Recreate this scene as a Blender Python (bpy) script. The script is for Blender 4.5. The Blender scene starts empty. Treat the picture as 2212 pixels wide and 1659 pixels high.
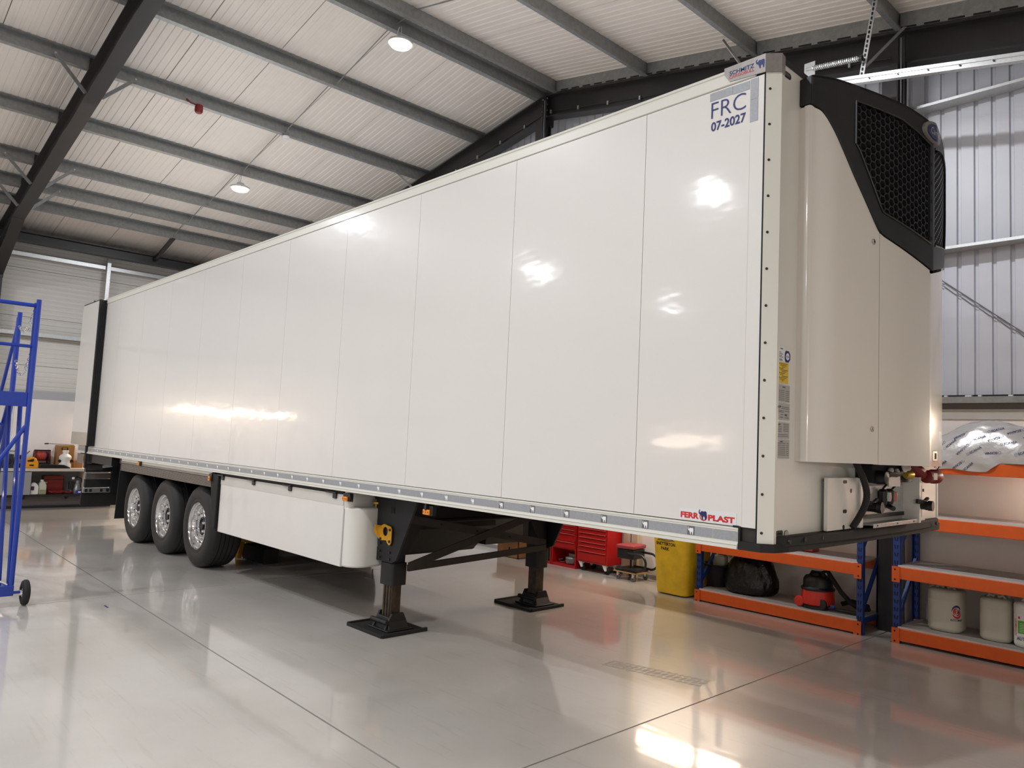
import bpy, bmesh, math, random
from mathutils import Vector, Matrix
random.seed(7)
PI = math.pi
COL = bpy.context.scene.collection
SC = bpy.context.scene

# ------------------------------------------------------------------ camera, world, exposure, lamps' strength
cam_data = bpy.data.cameras.new('camera')
cam = bpy.data.objects.new('camera', cam_data)
COL.objects.link(cam)
cam.location = (2.1045, -3.6262, 1.7933)
cam.rotation_euler = (1.65219, -0.041345, 0.77798)
cam_data.sensor_fit = 'HORIZONTAL'
cam_data.sensor_width = 36.0
cam_data.lens = 1623.66 / 2212 * 36.0
cam_data.shift_x = -111.35 / 2212
cam_data.shift_y = -5.3 / 2212
cam_data.clip_end = 200
SC.camera = cam

world = bpy.data.worlds.new('World')
SC.world = world
world.use_nodes = True
world.node_tree.nodes['Background'].inputs[0].default_value = (0.9, 0.95, 1.0, 1)
world.node_tree.nodes['Background'].inputs[1].default_value = 0.05

SC.view_settings.view_transform = 'Standard'
SC.view_settings.look = 'None'
SC.view_settings.gamma = 1.0
SC.view_settings.exposure = -1.0
SC.view_settings.use_curve_mapping = False
SC.cycles.caustics_reflective = False
SC.cycles.caustics_refractive = False
HIGH_BAY_W = 290.0
BATTEN_W = 60.0

# ------------------------------------------------------------------ materials
def srgb(r, g, b):
    f = lambda c: (c / 255 / 12.92) if c / 255 <= .04045 else ((c / 255 + .055) / 1.055) ** 2.4
    return (f(r), f(g), f(b), 1)

MATS = {}
def mat(name, rgb, rough=.5, metal=0., coat=0., coat_rough=.05, var=.0, vscale=6., bump=0., bscale=60., spec=.5, emit=0., trans=0., alpha=1., sss=0.):
    if name in MATS: return MATS[name]
    m = bpy.data.materials.new(name); m.use_nodes = True
    nt = m.node_tree; b = nt.nodes['Principled BSDF']
    c = srgb(*rgb)
    b.inputs['Base Color'].default_value = c
    b.inputs['Roughness'].default_value = rough
    b.inputs['Metallic'].default_value = metal
    b.inputs['Coat Weight'].default_value = coat
    b.inputs['Coat Roughness'].default_value = coat_rough
    b.inputs['Specular IOR Level'].default_value = spec
    b.inputs['Transmission Weight'].default_value = trans
    if emit:
        b.inputs['Emission Color'].default_value = c
        b.inputs['Emission Strength'].default_value = emit
    if var or bump:
        tc = nt.nodes.new('ShaderNodeTexCoord')
        if var:
            n = nt.nodes.new('ShaderNodeTexNoise'); n.inputs['Scale'].default_value = vscale; n.inputs['Detail'].default_value = 5
            nt.links.new(tc.outputs['Object'], n.inputs['Vector'])
            r = nt.nodes.new('ShaderNodeValToRGB')
            r.color_ramp.elements[0].position = .3; r.color_ramp.elements[1].position = .7
            r.color_ramp.elements[0].color = tuple(max(0, x * (1 - var)) for x in c[:3]) + (1,)
            r.color_ramp.elements[1].color = tuple(min(1, x * (1 + var * .6)) for x in c[:3]) + (1,)
            nt.links.new(n.outputs['Fac'], r.inputs['Fac']); nt.links.new(r.outputs['Color'], b.inputs['Base Color'])
        if bump:
            n2 = nt.nodes.new('ShaderNodeTexNoise'); n2.inputs['Scale'].default_value = bscale; n2.inputs['Detail'].default_value = 3
            nt.links.new(tc.outputs['Object'], n2.inputs['Vector'])
            bp = nt.nodes.new('ShaderNodeBump'); bp.inputs['Strength'].default_value = bump; bp.inputs['Distance'].default_value = .02
            nt.links.new(n2.outputs['Fac'], bp.inputs['Height']); nt.links.new(bp.outputs['Normal'], b.inputs['Normal'])
            nt.links.new(bp.outputs['Normal'], b.inputs['Coat Normal'])
    MATS[name] = m
    return m

def floor_material():
    m = bpy.data.materials.new('polished_concrete'); m.use_nodes = True
    nt = m.node_tree; b = nt.nodes['Principled BSDF']; N = nt.nodes.new; L = nt.links.new
    tc = N('ShaderNodeTexCoord')
    big = N('ShaderNodeTexNoise'); big.inputs['Scale'].default_value = .55; big.inputs['Detail'].default_value = 6; big.inputs['Roughness'].default_value = .6
    L(tc.outputs['Object'], big.inputs['Vector'])
    ramp = N('ShaderNodeValToRGB')
    ramp.color_ramp.elements[0].position = .3; ramp.color_ramp.elements[0].color = srgb(186, 181, 174)
    ramp.color_ramp.elements[1].position = .72; ramp.color_ramp.elements[1].color = srgb(212, 208, 202)
    L(big.outputs['Fac'], ramp.inputs['Fac'])
    # scuffs: streaks along the way vehicles drive
    mp = N('ShaderNodeMapping'); mp.inputs['Scale'].default_value = (.9, 14, 1)
    L(tc.outputs['Object'], mp.inputs['Vector'])
    st = N('ShaderNodeTexNoise'); st.inputs['Scale'].default_value = 1.6; st.inputs['Detail'].default_value = 7; st.inputs['Roughness'].default_value = .65
    L(mp.outputs['Vector'], st.inputs['Vector'])
    sr = N('ShaderNodeValToRGB'); sr.color_ramp.elements[0].position = .56; sr.color_ramp.elements[1].position = .74
    sr.color_ramp.elements[0].color = (0, 0, 0, 1); sr.color_ramp.elements[1].color = (.28, .28, .28, 1)
    L(st.outputs['Fac'], sr.inputs['Fac'])
    mix = N('ShaderNodeMix'); mix.data_type = 'RGBA'; mix.inputs[7].default_value = srgb(140, 134, 124)
    L(sr.outputs['Color'], mix.inputs[0]); L(ramp.outputs['Color'], mix.inputs[6])
    L(mix.outputs[2], b.inputs['Base Color'])
    rr = N('ShaderNodeMapRange'); rr.inputs[1].default_value = .3; rr.inputs[2].default_value = .7; rr.inputs[3].default_value = .04; rr.inputs[4].default_value = .1
    L(st.outputs['Fac'], rr.inputs[0]); L(rr.outputs[0], b.inputs['Coat Roughness'])
    b.inputs['Roughness'].default_value = .38
    b.inputs['Coat Weight'].default_value = 1.0
    b.inputs['Coat IOR'].default_value = 1.5
    bn = N('ShaderNodeTexNoise'); bn.inputs['Scale'].default_value = 2.2; bn.inputs['Detail'].default_value = 2
    L(tc.outputs['Object'], bn.inputs['Vector'])
    bp = N('ShaderNodeBump'); bp.inputs['Strength'].default_value = .05; bp.inputs['Distance'].default_value = .02
    L(bn.outputs['Fac'], bp.inputs['Height']); L(bp.outputs['Normal'], b.inputs['Coat Normal'])
    MATS['floor'] = m
    return m

def panel_material():
    # glossy white sheet skin, very slightly wavy so that reflections wander
    m = bpy.data.materials.new('white_gloss_skin'); m.use_nodes = True
    nt = m.node_tree; b = nt.nodes['Principled BSDF']; N = nt.nodes.new; L = nt.links.new
    b.inputs['Base Color'].default_value = srgb(226, 223, 219)
    b.inputs['Roughness'].default_value = .32
    b.inputs['Coat Weight'].default_value = .55; b.inputs['Coat Roughness'].default_value = .09
    tc = N('ShaderNodeTexCoord')
    mp = N('ShaderNodeMapping'); mp.inputs['Scale'].default_value = (1.0, 1.0, 2.2)
    L(tc.outputs['Object'], mp.inputs['Vector'])
    n = N('ShaderNodeTexNoise'); n.inputs['Scale'].default_value = 1.5; n.inputs['Detail'].default_value = 3
    L(mp.outputs['Vector'], n.inputs['Vector'])
    bp = N('ShaderNodeBump'); bp.inputs['Strength'].default_value = .12; bp.inputs['Distance'].default_value = .03
    L(n.outputs['Fac'], bp.inputs['Height'])
    L(bp.outputs['Normal'], b.inputs['Normal']); L(bp.outputs['Normal'], b.inputs['Coat Normal'])
    MATS['skin'] = m
    return m

FLOOR = floor_material(); SKIN = panel_material()
JOINT = mat('joint_sealant', (52, 48, 44), .8)
PLASTER = mat('white_wall_paint', (238, 231, 226), .75, var=.03, vscale=2)
LINER = mat('roof_liner_white', (218, 211, 205), .42, var=.03, vscale=3)
CLAD = mat('cladding_light_grey', (196, 197, 205), .4, var=.03, vscale=3)
CLADW = mat('side_wall_panel', (216, 212, 206), .45)
GALV = mat('galvanised_steel', (150, 152, 152), .38, .55, var=.16, vscale=18)
GALVB = mat('bright_galvanised', (196, 197, 197), .34, .6, var=.12, vscale=40)
BLACKST = mat('black_painted_steel', (38, 36, 37), .42, var=.15, vscale=4)
WHITEP = mat('white_trailer_paint', (226, 224, 218), .3, coat=.4, coat_rough=.1)
WHITEG = mat('off_white_profile', (222, 221, 212), .35, coat=.2, coat_rough=.15)
FRIDGEW = mat('fridge_white', (222, 216, 208), .28, coat=.5, coat_rough=.08)
BLACKP = mat('black_plastic', (26, 26, 28), .42, var=.12, vscale=20)
DARK = mat('dark_recess', (10, 10, 11), .7)
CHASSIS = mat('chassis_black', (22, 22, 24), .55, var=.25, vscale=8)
LEGM = mat('leg_worn_steel', (70, 58, 44), .5, .35, var=.45, vscale=14)
RUBBER = mat('tyre_rubber', (38, 36, 35), .68, var=.2, vscale=5, bump=.15, bscale=40)
RUBBERB = mat('black_rubber', (24, 23, 23), .75, var=.2, vscale=9)
ALU = mat('polished_alloy', (225, 225, 225), .12, 1.0, bump=.03, bscale=9)
CHROME = mat('chrome', (230, 230, 230), .07, 1.0)
STEEL = mat('stainless_steel', (188, 182, 174), .38, .65, var=.06, vscale=20)
BADGE = mat('brushed_plate', (146, 141, 138), .42, .35, var=.12, vscale=30)
TAPE = mat('reflective_tape', (158, 161, 166), .45, .1, var=.1, vscale=120)
BLUEINK = mat('blue_lettering', (14, 34, 108), .5)
NAVY = mat('navy_print', (28, 34, 92), .45)
REDINK = mat('red_lettering', (204, 38, 44), .4)
WHITEINK = mat('white_print', (240, 240, 240), .4)
BLACKINK = mat('black_print', (22, 22, 22), .5)
GREYINK = mat('grey_print', (104, 104, 108), .5)
STICKW = mat('sticker_white', (226, 228, 230), .35)
STICKG = mat('sticker_grey', (176, 174, 172), .4)
STICKY = mat('sticker_yellow', (226, 190, 58), .4)
AMBER = mat('amber_lens', (236, 140, 18), .2, coat=.5)
YELLOW = mat('yellow_bracket', (206, 150, 24), .45, var=.15, vscale=20)
STAIRB = mat('blue_tube_paint', (6, 50, 152), .35, coat=.3)
RACKB = mat('rack_blue', (26, 56, 124), .42, var=.08, vscale=20)
RACKO = mat('rack_orange', (226, 96, 28), .42, var=.06, vscale=12)
BOARD = mat('shelf_board', (176, 172, 168), .55, var=.1, vscale=7)
BOARDE = mat('board_edge', (206, 206, 206), .5)
BINY = mat('yellow_bin_plastic', (238, 196, 40), .5, var=.14, vscale=9)
REDCAB = mat('red_cabinet_paint', (176, 22, 22), .35, coat=.3)
REDLIP = mat('red_drawer_lip', (206, 86, 78), .3, .2)
SEATR = mat('red_vinyl', (150, 58, 62), .45)
PLYW = mat('plywood_edge', (180, 140, 92), .6, var=.2, vscale=30)
VACR = mat('vacuum_red', (214, 50, 34), .35, coat=.3)
CANW = mat('translucent_plastic', (200, 197, 182), .4, trans=.0, var=.03, vscale=5)
CANW2 = mat('jug_white_plastic', (232, 230, 226), .4)
LIQ = mat('clear_jug', (196, 198, 180), .35)
BAGB = mat('bin_bag_film', (11, 10, 10), .34, bump=.6, bscale=22)
FILM = mat('silver_film', (188, 186, 184), .26, .3, bump=.35, bscale=9)
CARD = mat('cardboard', (164, 118, 74), .75, var=.12, vscale=12)
ORANGE = mat('orange_case', (240, 160, 28), .45)
CABLE = mat('red_cable', (196, 84, 66), .5)
REDSTEEL = mat('dark_red_plastic', (120, 26, 24), .4)
GREYCAB = mat('grey_cabinet', (150, 152, 155), .5)
WORKTOP = mat('pale_worktop', (206, 196, 182), .5)
LENS = mat('lamp_lens', (255, 250, 240), .4, emit=22.)
WARMLENS = mat('warm_tube', (255, 214, 160), .4, emit=16.)
BRASS = mat('brass_yellow', (190, 160, 60), .35, .5)
GREENINK = mat('green_print', (84, 170, 50), .4)
CLEARW = mat('wrapped_film', (120, 116, 114), .18, .3, bump=.8, bscale=30)

# ------------------------------------------------------------------ geometry helpers
class MB:
    def __init__(s): s.v = []; s.f = []
    def add(s, vs, fs):
        n = len(s.v); s.v += [tuple(v) for v in vs]; s.f += [tuple(i + n for i in f) for f in fs]; return s
    def box(s, x0, x1, y0, y1, z0, z1):
        return s.add([(x0, y0, z0), (x1, y0, z0), (x1, y1, z0), (x0, y1, z0), (x0, y0, z1), (x1, y0, z1), (x1, y1, z1), (x0, y1, z1)],
                     [(0, 3, 2, 1), (4, 5, 6, 7), (0, 1, 5, 4), (1, 2, 6, 5), (2, 3, 7, 6), (3, 0, 4, 7)])
    def prism(s, poly, axis, a, b):
        # poly in the two remaining axes in cyclic-free order: axis x -> (y,z), y -> (x,z), z -> (x,y)
        P = {'x': lambda p, t: (t, p[0], p[1]), 'y': lambda p, t: (p[0], t, p[1]), 'z': lambda p, t: (p[0], p[1], t)}[axis]
        n = len(poly)
        vs = [P(p, a) for p in poly] + [P(p, b) for p in poly]
        fs = [tuple(range(n))[::-1], tuple(range(n, 2 * n))] + [(i, (i + 1) % n, n + (i + 1) % n, n + i) for i in range(n)]
        return s.add(vs, fs)
    def hexa(s, a, b):   # two quads of 4 points each
        return s.add(list(a) + list(b), [(3, 2, 1, 0), (4, 5, 6, 7), (0, 1, 5, 4), (1, 2, 6, 5), (2, 3, 7, 6), (3, 0, 4, 7)])
    def bar(s, p, q, w, h=None, up=(0, 0, 1)):
        h = h or w; p = Vector(p); q = Vector(q); d = (q - p).normalized(); u = Vector(up)
        if abs(d.dot(u)) > .98: u = Vector((1, 0, 0))
        r = d.cross(u).normalized(); u = r.cross(d)
        o = [r * (-w / 2) + u * (-h / 2), r * (w / 2) + u * (-h / 2), r * (w / 2) + u * (h / 2), r * (-w / 2) + u * (h / 2)]
        return s.hexa([p + k for k in o], [q + k for k in o])
    def cyl(s, p, q, r0, r1=None, n=16, cap=True):
        r1 = r0 if r1 is None else r1
        p = Vector(p); q = Vector(q); d = (q - p).normalized(); u = Vector((0, 0, 1)) if abs(d.z) < .9 else Vector((1, 0, 0))
        a = d.cross(u).normalized(); b = d.cross(a)
        ring = lambda c, r: [c + (a * math.cos(2 * PI * i / n) + b * math.sin(2 * PI * i / n)) * r for i in range(n)]
        fs = [(i, (i + 1) % n, n + (i + 1) % n, n + i) for i in range(n)]
        if cap: fs += [tuple(range(n))[::-1], tuple(range(n, 2 * n))]
        return s.add(ring(p, r0) + ring(q, r1), fs)
    def tube(s, pts, r, n=10, cap=True):
        pts = [Vector(p) for p in pts]; vs = []; m = len(pts); prev = None
        for i, p in enumerate(pts):
            d = ((pts[min(i + 1, m - 1)] - pts[max(i - 1, 0)])).normalized()
            if prev is None:
                u = Vector((0, 0, 1)) if abs(d.z) < .9 else Vector((1, 0, 0)); a = d.cross(u).normalized()
            else: a = (prev - d * prev.dot(d)).normalized()
            prev = a; b = d.cross(a); rr = r[i] if isinstance(r, (list, tuple)) else r
            vs += [p + (a * math.cos(2 * PI * k / n) + b * math.sin(2 * PI * k / n)) * rr for k in range(n)]
        fs = [(i * n + k, i * n + (k + 1) % n, (i + 1) * n + (k + 1) % n, (i + 1) * n + k) for i in range(m - 1) for k in range(n)]
        if cap: fs += [tuple(range(n))[::-1], tuple(range((m - 1) * n, m * n))]
        return s.add(vs, fs)
    def lathe(s, prof, c, axis='z', n=32, closed=False, cap=True):
        # prof: (radius, height) pairs; axis through c
        vs = []
        for r, h in prof:
            for k in range(n):
                a = 2 * PI * k / n; x, y = r * math.cos(a), r * math.sin(a)
                vs.append({'z': (c[0] + x, c[1] + y, c[2] + h), 'y': (c[0] + x, c[1] + h, c[2] + y), 'x': (c[0] + h, c[1] + x, c[2] + y)}[axis])
        m = len(prof)
        fs = [(i * n + k, i * n + (k + 1) % n, ((i + 1) % m) * n + (k + 1) % n, ((i + 1) % m) * n + k) for i in range(m if closed else m - 1) for k in range(n)]
        if not closed and cap:
            if prof[0][0] > 1e-4: fs.append(tuple(range(n))[::-1])
            if prof[-1][0] > 1e-4: fs.append(tuple(range((m - 1) * n, m * n)))
        return s.add(vs, fs)
    def build(s, name, m, parent=None, bevel=0., smooth=True, seg=2, angle=35):
        me = bpy.data.meshes.new(name)
        off = Vector(ORIGIN.get(parent.name, (0, 0, 0))) if parent else Vector((0, 0, 0))
        me.from_pydata([tuple(Vector(v) - off) for v in s.v], [], s.f); me.update()
        bm = bmesh.new(); bm.from_mesh(me); bmesh.ops.recalc_face_normals(bm, faces=bm.faces); bm.to_mesh(me); bm.free()
        me.materials.append(m)
        o = bpy.data.objects.new(name, me); COL.objects.link(o)
        if parent:
            o.parent = parent; ORIGIN[o.name] = tuple(off)
        if bevel:
            md = o.modifiers.new('edge', 'BEVEL'); md.width = bevel; md.segments = seg; md.limit_method = 'ANGLE'; md.angle_limit = math.radians(40)
            md.harden_normals = False
        if smooth:
            me.shade_smooth(); me.set_sharp_from_angle(angle=math.radians(angle))
        return o

ORIGIN = {}
def thing(name, loc, label, cat, group=None):
    o = bpy.data.objects.new(name, None); COL.objects.link(o); o.location = loc; o.empty_display_size = .1
    ORIGIN[o.name] = tuple(loc)
    o['label'] = label; o['category'] = cat
    if group: o['group'] = group
    return o
def tag(o, label, cat, group=None):
    o['label'] = label; o['category'] = cat
    if group: o['group'] = group
    return o
def struct_root(name, loc=(0, 0, 0)):
    o = bpy.data.objects.new(name, None); COL.objects.link(o); o.location = loc; ORIGIN[o.name] = tuple(loc); o['kind'] = 'structure'; return o
def dup(root, loc, label=None):
    r = root.copy(); COL.objects.link(r); r.location = loc; ORIGIN[r.name] = tuple(loc)
    if label: r['label'] = label
    for ch in list(root.children):
        c = ch.copy(); COL.objects.link(c); c.parent = r
        if ch.data and ch.type == 'LIGHT': c.data = ch.data
        for g in list(ch.children):
            d = g.copy(); COL.objects.link(d); d.parent = c
    return r
def copy_part(o, delta):
    c = o.copy(); COL.objects.link(c); c.parent = o.parent; c.location = Vector(o.location) + Vector(delta); ORIGIN[c.name] = ORIGIN.get(o.name, (0, 0, 0)); return c
def rounded(x0, x1, y0, y1, r, n=5, which=(1, 1, 1, 1)):
    out = []
    for k, (cx, cy, a0) in enumerate([(x0 + r, y0 + r, PI), (x1 - r, y0 + r, 1.5 * PI), (x1 - r, y1 - r, 0), (x0 + r, y1 - r, .5 * PI)]):
        if which[k]:
            out += [(cx + r * math.cos(a0 + i * PI / 2 / n), cy + r * math.sin(a0 + i * PI / 2 / n)) for i in range(n + 1)]
        else: out.append([(x0, y0), (x1, y0), (x1, y1), (x0, y1)][k])
    return out

def text_geo(txt, weight=0.):
    cu = bpy.data.curves.new('t', 'FONT'); cu.body = txt; cu.offset = weight; cu.resolution_u = 4
    o = bpy.data.objects.new('t', cu); COL.objects.link(o)
    dg = bpy.context.evaluated_depsgraph_get(); dg.update()
    me = bpy.data.meshes.new_from_object(o.evaluated_get(dg))
    vs = [v.co.copy() for v in me.vertices]; fs = [tuple(p.vertices) for p in me.polygons]
    bpy.data.objects.remove(o); bpy.data.curves.remove(cu); bpy.data.meshes.remove(me)
    x0 = min(v.x for v in vs); x1 = max(v.x for v in vs); y0 = min(v.y for v in vs); y1 = max(v.y for v in vs)
    return [((v.x - x0) / (x1 - x0), (v.y - y0) / (y1 - y0)) for v in vs], fs
def flat_on(mb, uv, fs, o, U, V):
    o = Vector(o); U = Vector(U); V = Vector(V)
    return mb.add([o + U * u + V * v for u, v in uv], fs)
def letter(txt, o, U, V, m, parent, name='lettering', weight=0.02):
    uv, fs = text_geo(txt, weight); mb = MB(); flat_on(mb, uv, fs, o, U, V)
    ob = mb.build(name, m, parent, smooth=False); return ob
ELE = [(.12, 1.0), (.19, .97), (.14, .86), (.11, .75), (.17, .68), (.26, .72), (.34, .82), (.42, .87), (.5, .84), (.62, .81), (.8, .86), (.94, .84), (1.0, .72), (1.0, .45), (.97, .2), (.96, 0), (.83, 0), (.8, .22), (.72, .35), (.62, .33), (.56, .2), (.58, 0), (.45, .02), (.38, .22), (.32, .4), (.27, .5), (.21, .44), (.17, .5), (.09, .54), (0, .68), (.03, .86)]
def elephant(o, U, V, m, parent, name='logo'):
    mb = MB(); flat_on(mb, ELE, [tuple(range(len(ELE)))], o, U, V)
    return mb.build(name, m, parent, smooth=False)
def shear(o, U, V): return o, U, V

# ================================================================== BUILDING
RIDGE_X, RIDGE_Z, S = -6.55, 7.42, .178          # top of rafters / underside of purlins
EAVE_L, EAVE_R = -17.1, 4.0
Y_BACK, Y_FRONT = 4.8, -21.0
def zr(x): return RIDGE_Z - S * abs(x - RIDGE_X)
PD = .2

# floor: dark joint filler below, slabs as pieces with saw-cut joints between them
fl = MB().box(EAVE_L, EAVE_R, Y_FRONT, Y_BACK, -.2, -.012).build('floor', mat('saw_cut_filler', (26, 23, 21), .9)); fl['kind'] = 'structure'
xs = [EAVE_L, -12.6, -6.83, -1.02, EAVE_R]; ys = [Y_FRONT, -18.4, -12.63, -6.85, -1.08, Y_BACK]
for i in range(4):
    for j in range(5):
        g = .0065
        a, b = xs[i] + (g if i else 0), xs[i + 1] - (g if i < 3 else 0)
        yl = lambda x, q: ys[q] - (.0194 * (x + 6.83) if 0 < q < 5 else 0) + (g if q == j else -g) * (0 < q < 5)
        P_ = [(a, yl(a, j)), (b, yl(b, j)), (b, yl(b, j + 1)), (a, yl(a, j + 1))]
        MB().prism(P_, 'z', -.012, 0).build('slab', FLOOR, fl, smooth=False)

# ceiling: liner panels one metre wide, each with shallow ribs, on both slopes
ceil_root = struct_root('ceiling')
def liner_panel(side):
    prof = []
    for k in range(10):
        y = k * .1
        prof += [(y + .004, 0), (y + .058, 0), (y + .066, .007), (y + .092, .007)]
    prof.append((.996, 0))
    mb = MB(); n = len(prof)
    xe = (EAVE_L if side < 0 else EAVE_R); xr = RIDGE_X
    def pt(x, y, h): return (x, y, zr(x) + PD + h)
    vs = [pt(xr, y, h) for y, h in prof] + [pt(xe, y, h) for y, h in prof]
    top = [(xr, 0, zr(xr) + PD + .12), (xr, 1., zr(xr) + PD + .12), (xe, 1., zr(xe) + PD + .12), (xe, 0, zr(xe) + PD + .12)]
    fs = [(i, i + 1, n + i + 1, n + i) for i in range(n - 1)]
    m = 2 * n
    fs += [(m, m + 1, m + 2, m + 3), (0, n, m + 3, m), (n - 1, 2 * n - 1, m + 2, m + 1)]
    mb.add(vs + top, fs)
    return mb.build('roof_panel', LINER, ceil_root, smooth=False)
for side in (-1, 1):
    p0 = liner_panel(side); p0.location = (0, Y_BACK - 1, 0)
    for k in range(1, 26): copy_part(p0, (0, -k, 0))

# purlins: zed sections running the length of the building
def zed(x, side, y0, y1, name='purlin'):
    a = -side * math.atan(S)     # slope
    ca, sa = math.cos(a), math.sin(a); f, t, h = .068, .005, PD
    # local: u along slope, w up
    prof = [(-f, 0), (0, 0), (0, h - t), (f, h - t), (f, h - .02), (f + t * .6, h - .02), (f + t * .6, h), (-t, h), (-t, t), (-f, t), (-f, .018), (-f - t * .6, .018), (-f - t * .6, 0)]
    sgn = 1 if side < 0 else -1
    pts = [(x + sgn * u * math.cos(math.atan(S)) - sgn * w * math.sin(math.atan(S)), zr(x) + u * S * math.cos(math.atan(S)) + w * math.cos(math.atan(S))) for u, w in prof]
    return MB().prism(pts, 'y', y0, y1).build(name, GALV, ceil_root, smooth=False)
PX_L = [-6.72, -8.35, -10.05, -11.75, -13.38, -14.4, -15.25]
PX_R = [-6.36, -4.5, -2.74, -.98, .78, 2.5]
def edge_line(x, side):
    pass
for x in PX_L: zed(x, -1, Y_FRONT, Y_BACK - .02)
for x in PX_R: zed(x, 1, Y_FRONT, Y_BACK - .02)
# sag rods between purlins at mid bay
for yy in (1.7, -3.9):
    allx = PX_L
    for i in range(len(allx) - 1):
        a, b = allx[i], allx[i + 1]
        MB().tube([(a, yy, zr(a) + .15), (b, yy, zr(b) + .04)], .009, 6).build('sag_rod', GALV, ceil_root)
    MB().tube([(PX_L[0], yy, zr(PX_L[0]) + .1), (PX_R[0], yy, zr(PX_R[0]) + .1)], .009, 6).build('sag_rod', GALV, ceil_root)
    for i in range(len(PX_R) - 1):
        a, b = PX_R[i], PX_R[i + 1]
        MB().tube([(a, yy, zr(a) + .15), (b, yy, zr(b) + .04)], .009, 6).build('sag_rod', GALV, ceil_root)
# dark strut to eaves beam at mid bay
MB().bar((-15.3, 1.72, zr(-15.3) + .02), (-16.45, 1.72, 5.56), .07, .07).build('eaves_strut', BLACKST, ceil_root)
# eaves beams
MB().prism([(-16.62, 5.44), (-16.42, 5.44), (-16.42, 5.47), (-16.5, 5.48), (-16.5, 5.62), (-16.42, 5.63), (-16.42, 5.66), (-16.62, 5.66)], 'y', Y_FRONT, 4.4).build('eaves_beam', BLACKST, ceil_root, smooth=False)
MB().box(-16.9, -16.72, Y_FRONT, 4.4, 5.5, 5.68).build('eaves_purlin', GALV, ceil_root, smooth=False)

# ---- steel frames
def ibeam(mb, p, q, depth, width, y, tw=.012, tf=.02):
    # beam in an x-z plane at y: top edge from p to q (x,z)
    (x0, z0), (x1, z1) = p, q
    for a, b in ((0, tf), (depth - tf, depth)):
        mb.hexa([(x0, y - width / 2, z0 - b), (x0, y + width / 2, z0 - b), (x0, y + width / 2, z0 - a), (x0, y - width / 2, z0 - a)],
                [(x1, y - width / 2, z1 - b), (x1, y + width / 2, z1 - b), (x1, y + width / 2, z1 - a), (x1, y - width / 2, z1 - a)])
    mb.hexa([(x0, y - tw / 2, z0 - depth + tf), (x0, y + tw / 2, z0 - depth + tf), (x0, y + tw / 2, z0 - tf), (x0, y - tw / 2, z0 - tf)],
            [(x1, y - tw / 2, z1 - depth + tf), (x1, y + tw / 2, z1 - depth + tf), (x1, y + tw / 2, z1 - tf), (x1, y - tw / 2, z1 - tf)])
def vcol(mb, x0, x1, y, w, z0, z1, tw=.012, tf=.02):
    mb.box(x0, x0 + tf, y - w / 2, y + w / 2, z0, z1); mb.box(x1 - tf, x1, y - w / 2, y + w / 2, z0, z1); mb.box(x0 + tf, x1 - tf, y - tw / 2, y + tw / 2, z0, z1)

FY = -1.1
fr = thing('portal_frame', (-16.8, FY, 0), 'black steel portal frame crossing the roof with haunch and bolted knee braces', 'steel frame')
mb = MB(); ibeam(mb, (-16.6, zr(-16.6)), (RIDGE_X, RIDGE_Z), .4, .19, FY); mb.build('rafter', BLACKST, fr, smooth=False)
mb = MB(); ibeam(mb, (RIDGE_X, RIDGE_Z), (3.6, zr(3.6)), .4, .19, FY); mb.build('rafter', BLACKST, fr, smooth=False)
mb = MB()
zt = lambda x: zr(x) - .38
mb.hexa([(-16.6, FY - .006, 4.72), (-16.6, FY + .006, 4.72), (-16.6, FY + .006, zt(-16.6)), (-16.6, FY - .006, zt(-16.6))],
        [(-14.85, FY - .006, zt(-14.85) - .01), (-14.85, FY + .006, zt(-14.85) - .01), (-14.85, FY + .006, zt(-14.85)), (-14.85, FY - .006, zt(-14.85))])
mb.hexa([(-16.6, FY - .095, 4.70), (-16.6, FY + .095, 4.70), (-16.6, FY + .095, 4.725), (-16.6, FY - .095, 4.725)],
        [(-14.85, FY - .095, zt(-14.85) - .025), (-14.85, FY + .095, zt(-14.85) - .025), (-14.85, FY + .095, zt(-14.85)), (-14.85, FY - .095, zt(-14.85))])
mb.build('haunch', BLACKST, fr, smooth=False)
mb = MB(); vcol(mb, -16.98, -16.6, FY, .19, 0, 5.62); mb.build('column', BLACKST, fr, smooth=False)
mb = MB(); vcol(mb, 3.6, 3.95, FY, .19, 0, 5.5); mb.build('column', BLACKST, fr, smooth=False)
MB().box(-16.6, -16.575, FY - .1, FY + .1, 4.66, 5.6).build('end_plate', BLACKST, fr, smooth=False)
for zz in (4.82, 4.95, 5.25, 5.4):
    for dy in (-.05, .05): MB().cyl((-16.575, FY + dy, zz), (-16.555, FY + dy, zz), .016, n=6).build('bolt', GALV, fr, smooth=False)
# knee braces from the bottom flange of the rafter to the purlins
for x in (-10.05, -13.38, -14.4):
    for sgn in (-1, 1):
        b = (x, FY + sgn * .1, zr(x) - .36); t = (x + .02, FY + sgn * .5, zr(x) + .06)
        MB().bar(b, t, .05, .012, up=(1, 0, 0)).build('knee_brace', GALV, fr, smooth=False)
        MB().cyl((t[0] - .012, t[1], t[2]), (t[0] + .03, t[1], t[2]), .014, n=8).build('bolt', GALVB, fr, smooth=False)
for x in PX_L[1:] + PX_R[1:]:
    sg = 1 if x < RIDGE_X else -1
    MB().box(x + .01, x + .022, FY - .09, FY - .02, zr(x) + .0, zr(x) + .16).build('cleat', BLACKST, fr, smooth=False)

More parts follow.
